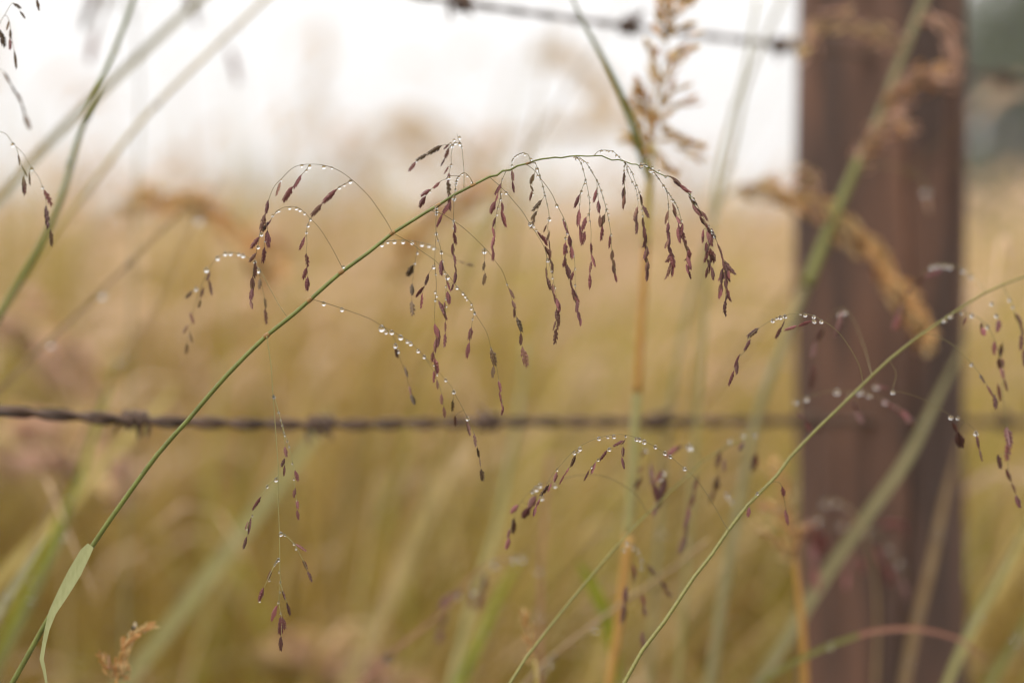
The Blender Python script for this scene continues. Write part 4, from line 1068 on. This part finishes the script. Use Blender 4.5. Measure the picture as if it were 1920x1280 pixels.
Z = Plant('dewy_grass_plant', 'dim mauve panicle with round blurred dew in front of the lower post')
Z.stem([(1640, 1320), (1645, 1180), (1640, 1080), (1620, 1000), (1595, 955), (1566, 938)], 0.80, 0.79, 9, 3, M_TAN)
Z.branch('1595,955,0.79 1566,936 1547,940 1532,970 1520,1010', (0.79, 0.77), '1532,985,1522,1020 1522,1020,1530,1060 1545,1000,1540,1040 1528,1060,1534,1110', '1546.7,940,5.5 1566.7,938,5.5 1531.7,971,6 1577.7,980.7,5.5 1584,948.7,5', 'p', 'm', 0.3, wide=0.9, slack=0.02)
Z.branch('1620,1000,0.795 1627,996 1650,1008 1668,1027 1688,1053 1700,1090', (0.795, 0.77), '1650,985,1690,980 1690,975,1700,1005 1640,1020,1655,1060 1660,1060,1672,1100 1690,1080,1702,1125', '1626.7,997,6 1668,1027,5.5 1688,1053,5.5', 'p', 'm', 0.3, wide=0.9, slack=0.02)
Z.branch('1640,1080,0.80 1620,1040 1600,1045 1590,1080', (0.80, 0.78), '1600,1045,1590,1070 1590,1070,1585,1110 1612,1040,1618,1075', '', 'p', 'm', 0.3, wide=0.9, slack=0.02)

X = Plant('dewy_grass_plant', 'few grey green hanging spikelets blurred against the top left sky')
X.stem([(230, 1300), (240, 900), (250, 500), (262, 200), (250, 40), (215, -60)], 0.92, 0.90, 8, 3, M_GREYGR)
X.branch('250,40,0.90 200,-20 175,10 160,50', (0.90, 0.88), '180,-20,165,30 168,15,153,62', '', 'o', 'b', 0.5, w=2)
X.branch('250,40,0.90 215,-10 195,30 180,70', (0.90, 0.88), '205,-15,192,30 188,35,178,75 178,60,168,115', '', 'o', 'b', 0.5, w=2)
X.branch('250,40,0.90 300,-30 345,-20 360,10 395,40 430,90', (0.90, 0.94), '352,-30,360,20 358,8,370,48 430,90,448,160', '', 'o', 'b', 0.5, w=2)

# straw heads standing in the meadow behind the fence, each told apart by its place
def straw(label, stem, hd, d, n, L=70, key='s', alt='k', w=14, spread=0.35, droop=0.2):
    pl = Plant('straw_grass_plant', label)
    pl.stem(nums(stem), d, d, w, w * 0.5, M_STRAW)
    head(pl, hd, (d, d - 0.04), n, key, alt, 0.4, L, spread, w * 0.35, droop, mat=M_STRAW, dspread=0.05, wide=1.2)
straw('blurred orange straw head drooping in the left meadow under the white sky', '120,1300 130,800 150,520 180,420 220,385', '220,385 280,365 340,368 400,398 450,440 510,500', 1.1, 38, 60, 'g', 's', 11)
straw('pale straw head arching in the sky above the main stem tip', '880,1300 900,700 930,300 960,150 990,112', '990,112 1040,100 1090,118 1130,170', 2.6, 13, 60, 's', None, 10)
straw('pale straw head lying level left of the feathery seed head', '900,1300 930,700 950,380 975,270 1000,250', '1000,250 1050,240 1110,232 1180,225 1210,250', 2.4, 14, 60, 's', None, 10)
straw('faint straw head behind the topmost purple cluster', '620,1300 650,700 680,380 710,270 745,238', '745,238 790,235 840,255 890,300 920,340', 2.8, 13, 62, 's', None, 10)
straw('faint straw head just left of the topmost purple cluster', '560,1300 590,800 640,420 670,290 700,240', '700,240 740,232 775,262 790,310', 2.8, 11, 60, 's', None, 10)
straw('pale tan straw head massed at the left edge above the wire', '-160,1300 -140,1000 -110,720 -60,620 -20,590', '-20,590 40,600 100,650 150,710', 1.3, 60, 80, 's', 'k', 12)
straw('pale cream straw head at the left edge below the wire', '-200,1300 -160,1100 -110,900 -60,830 -20,810', '-20,810 60,820 140,840 210,880', 1.1, 90, 84, 's', 'k', 12)
straw('cream straw head lying along the bottom edge, left of centre', '260,1320 330,1270 400,1240 470,1225', '470,1225 540,1215 620,1225 700,1255 760,1290', 1.15, 60, 76, 's', 'k', 12)
straw('brown straw stalk with dim head slanting under the two main stem branches', '600,1300 640,1000 680,720 710,570 735,520', '735,520 760,470 790,430 830,400 880,370 910,365', 1.15, 26, 50, 'g', 's', 11, 0.3, -0.1)
straw('tall faint straw head left of the upper wire barb', '520,1300 540,800 560,420 575,280', '575,280 585,200 600,120 610,60', 3.2, 8, 60, 's', None, 9)

# ------------------------------------------------------------------ trees beyond the meadow
M_BARK = plant_mat('bark', (0.13, 0.10, 0.075), (0.07, 0.05, 0.04), 0.9, 0.0, 12, (1, 1, 0.2), 0.0)
def leaf_cloud(name, clumps, n, size, cols, seed, parent=None, origin=Vector((0, 0, 0)), trans=0.3):
    rng = np.random.default_rng(seed)
    w = np.array([c[3] ** 2 for c in clumps]); w /= w.sum()
    ci = rng.choice(len(clumps), n, p=w)
    cc = np.array([c[:3] for c in clumps])[ci]; rr = np.array([c[3] for c in clumps])[ci]
    v = rng.normal(0, 1, (n, 3)); v /= np.linalg.norm(v, axis=1)[:, None]
    p = cc + v * (rr * rng.uniform(0.35, 1.08, n))[:, None] * np.array([1, 1, 0.8])
    a = rng.normal(0, 1, (n, 3)); a /= np.linalg.norm(a, axis=1)[:, None]
    b = np.cross(a, rng.normal(0, 1, (n, 3))); b /= np.linalg.norm(b, axis=1)[:, None]
    s = size * rng.uniform(0.6, 1.3, n)[:, None]
    V = np.stack([p - a * s, p + b * s * 0.45, p + a * s, p - b * s * 0.45], 1).reshape(-1, 3) - np.array(origin)
    cols = np.array(cols); C = cols[rng.choice(len(cols), n)] * (1 + rng.normal(0, 0.12, (n, 1)))
    C = np.repeat(C, 4, axis=0)
    me = bpy.data.meshes.new(name)
    me.vertices.add(n * 4); me.vertices.foreach_set('co', V.astype(np.float32).ravel())
    me.loops.add(n * 4); me.loops.foreach_set('vertex_index', np.arange(n * 4, dtype=np.int32))
    me.polygons.add(n); me.polygons.foreach_set('loop_start', np.arange(n, dtype=np.int32) * 4)
    me.polygons.foreach_set('loop_total', np.full(n, 4, dtype=np.int32))
    me.update(); me.validate()
    at = me.color_attributes.new('own_colour', 'FLOAT_COLOR', 'POINT')
    at.data.foreach_set('color', np.concatenate([np.clip(C, 0.01, 0.8), np.ones((n * 4, 1))], 1).astype(np.float32).ravel())
    me.materials.append(attr_mat(name + '_tissue', trans=trans))
    return make(name, me, parent, origin)

def tree(label, x, y, H, R, seed, n, size, cols):
    rnd = random.Random(seed)
    b = Vector((x, y, ground_z(x, y) - (0.03 * (y - 46) if y > 46 else 0)))
    root = thing('broadleaf_tree', label, 'tree', b)
    V, F = [], []
    top = b + Vector((rnd.uniform(-.3, .3), rnd.uniform(-.3, .3), H * 0.75))
    tr = catmull([b + Vector((0, 0, -0.1)), b.lerp(top, 0.4) + Vector((0.12, 0, 0)), top], 0.2)
    tube(V, F, tr, [H * 0.028 * (1 - 0.8 * i / len(tr)) for i in range(len(tr))], 8, b)
    clumps = []
    for i in range(30):
        t = rnd.uniform(0.28, 1.0)
        s = b.lerp(top, t * 0.9)
        an = rnd.uniform(0, 6.28); l = R * (0.45 + 0.55 * math.sin(math.pi * min(1, t * 0.8 + 0.15))) * rnd.uniform(0.6, 1.0)
        e = s + Vector((math.cos(an) * l, math.sin(an) * l, H * rnd.uniform(0.05, 0.2)))
        br = catmull([s, s.lerp(e, 0.5) + Vector((0, 0, 0.1)), e], 0.2)
        tube(V, F, br, [H * 0.010 * (1 - 0.8 * i2 / len(br)) for i2 in range(len(br))], 5, b)
        clumps.append((e.x, e.y, e.z, R * rnd.uniform(0.25, 0.42)))
    clumps.append((top.x, top.y, top.z + H * 0.08, R * 0.4))
    make('trunk', mesh('trunk', V, F, M_BARK), root, b)
    leaf_cloud('crown', clumps, n, size, cols, seed, root, b)
    return root
GC = [(0.06, 0.085, 0.022), (0.10, 0.125, 0.04), (0.045, 0.06, 0.018)]
tree('dark green tree blurred beside the post at the right edge', 3.38, 9.6, 2.6, 1.05, 4, 8500, 0.055, GC)
tree('taller dim green tree cut by the right edge beyond the post', 6.6, 16.0, 4.2, 1.9, 9, 7000, 0.10, GC)

def far_wood():
    rnd = random.Random(21)
    cl = []
    for i in range(46):
        x = -62 + 124 * (i + rnd.uniform(0.1, 0.9)) / 46
        y = rnd.uniform(100, 125)
        h = rnd.uniform(6, 11) + (2.0 if x < -8 else 0)
        z0 = ground_z(x, 46) - 0.03 * (y - 46)
        for k in range(5):
            cl.append((x + rnd.uniform(-2, 2), y + rnd.uniform(-2, 2), z0 + h * (0.25 + 0.17 * k), rnd.uniform(1.2, 2.6)))
    o = leaf_cloud('distant_wood', cl, 30000, 0.5, [(0.07, 0.09, 0.05), (0.10, 0.11, 0.06), (0.12, 0.10, 0.07)], 6)
    tag(o, 'distant misty wood along the skyline beyond the meadow', 'wood', None, 'stuff')
far_wood()

# ------------------------------------------------------------------ misty air
def build_haze():
    x0, x1, y0, y1, z0, z1 = -260, 260, -50, 320, -14, 22
    V = [(x, y, z) for z in (z0, z1) for y in (y0, y1) for x in (x0, x1)]
    F = [(0, 2, 3, 1), (4, 5, 7, 6), (0, 1, 5, 4), (1, 3, 7, 5), (3, 2, 6, 7), (2, 0, 4, 6)]
    m = bpy.data.materials.new('misty_air'); m.use_nodes = True
    n, l = m.node_tree.nodes, m.node_tree.links
    n.clear()
    out = n.new('ShaderNodeOutputMaterial'); pv = n.new('ShaderNodeVolumePrincipled')
    pv.inputs['Color'].default_value = (0.95, 0.95, 0.96, 1)
    pv.inputs['Density'].default_value = 0.010
    pv.inputs['Anisotropy'].default_value = 0.2
    l.new(pv.outputs[0], out.inputs['Volume'])
    o = make('haze', mesh('haze', V, F, m, smooth=False))
    tag(o, 'pale morning mist filling the air over the meadow', 'mist', None, 'stuff')
build_haze()
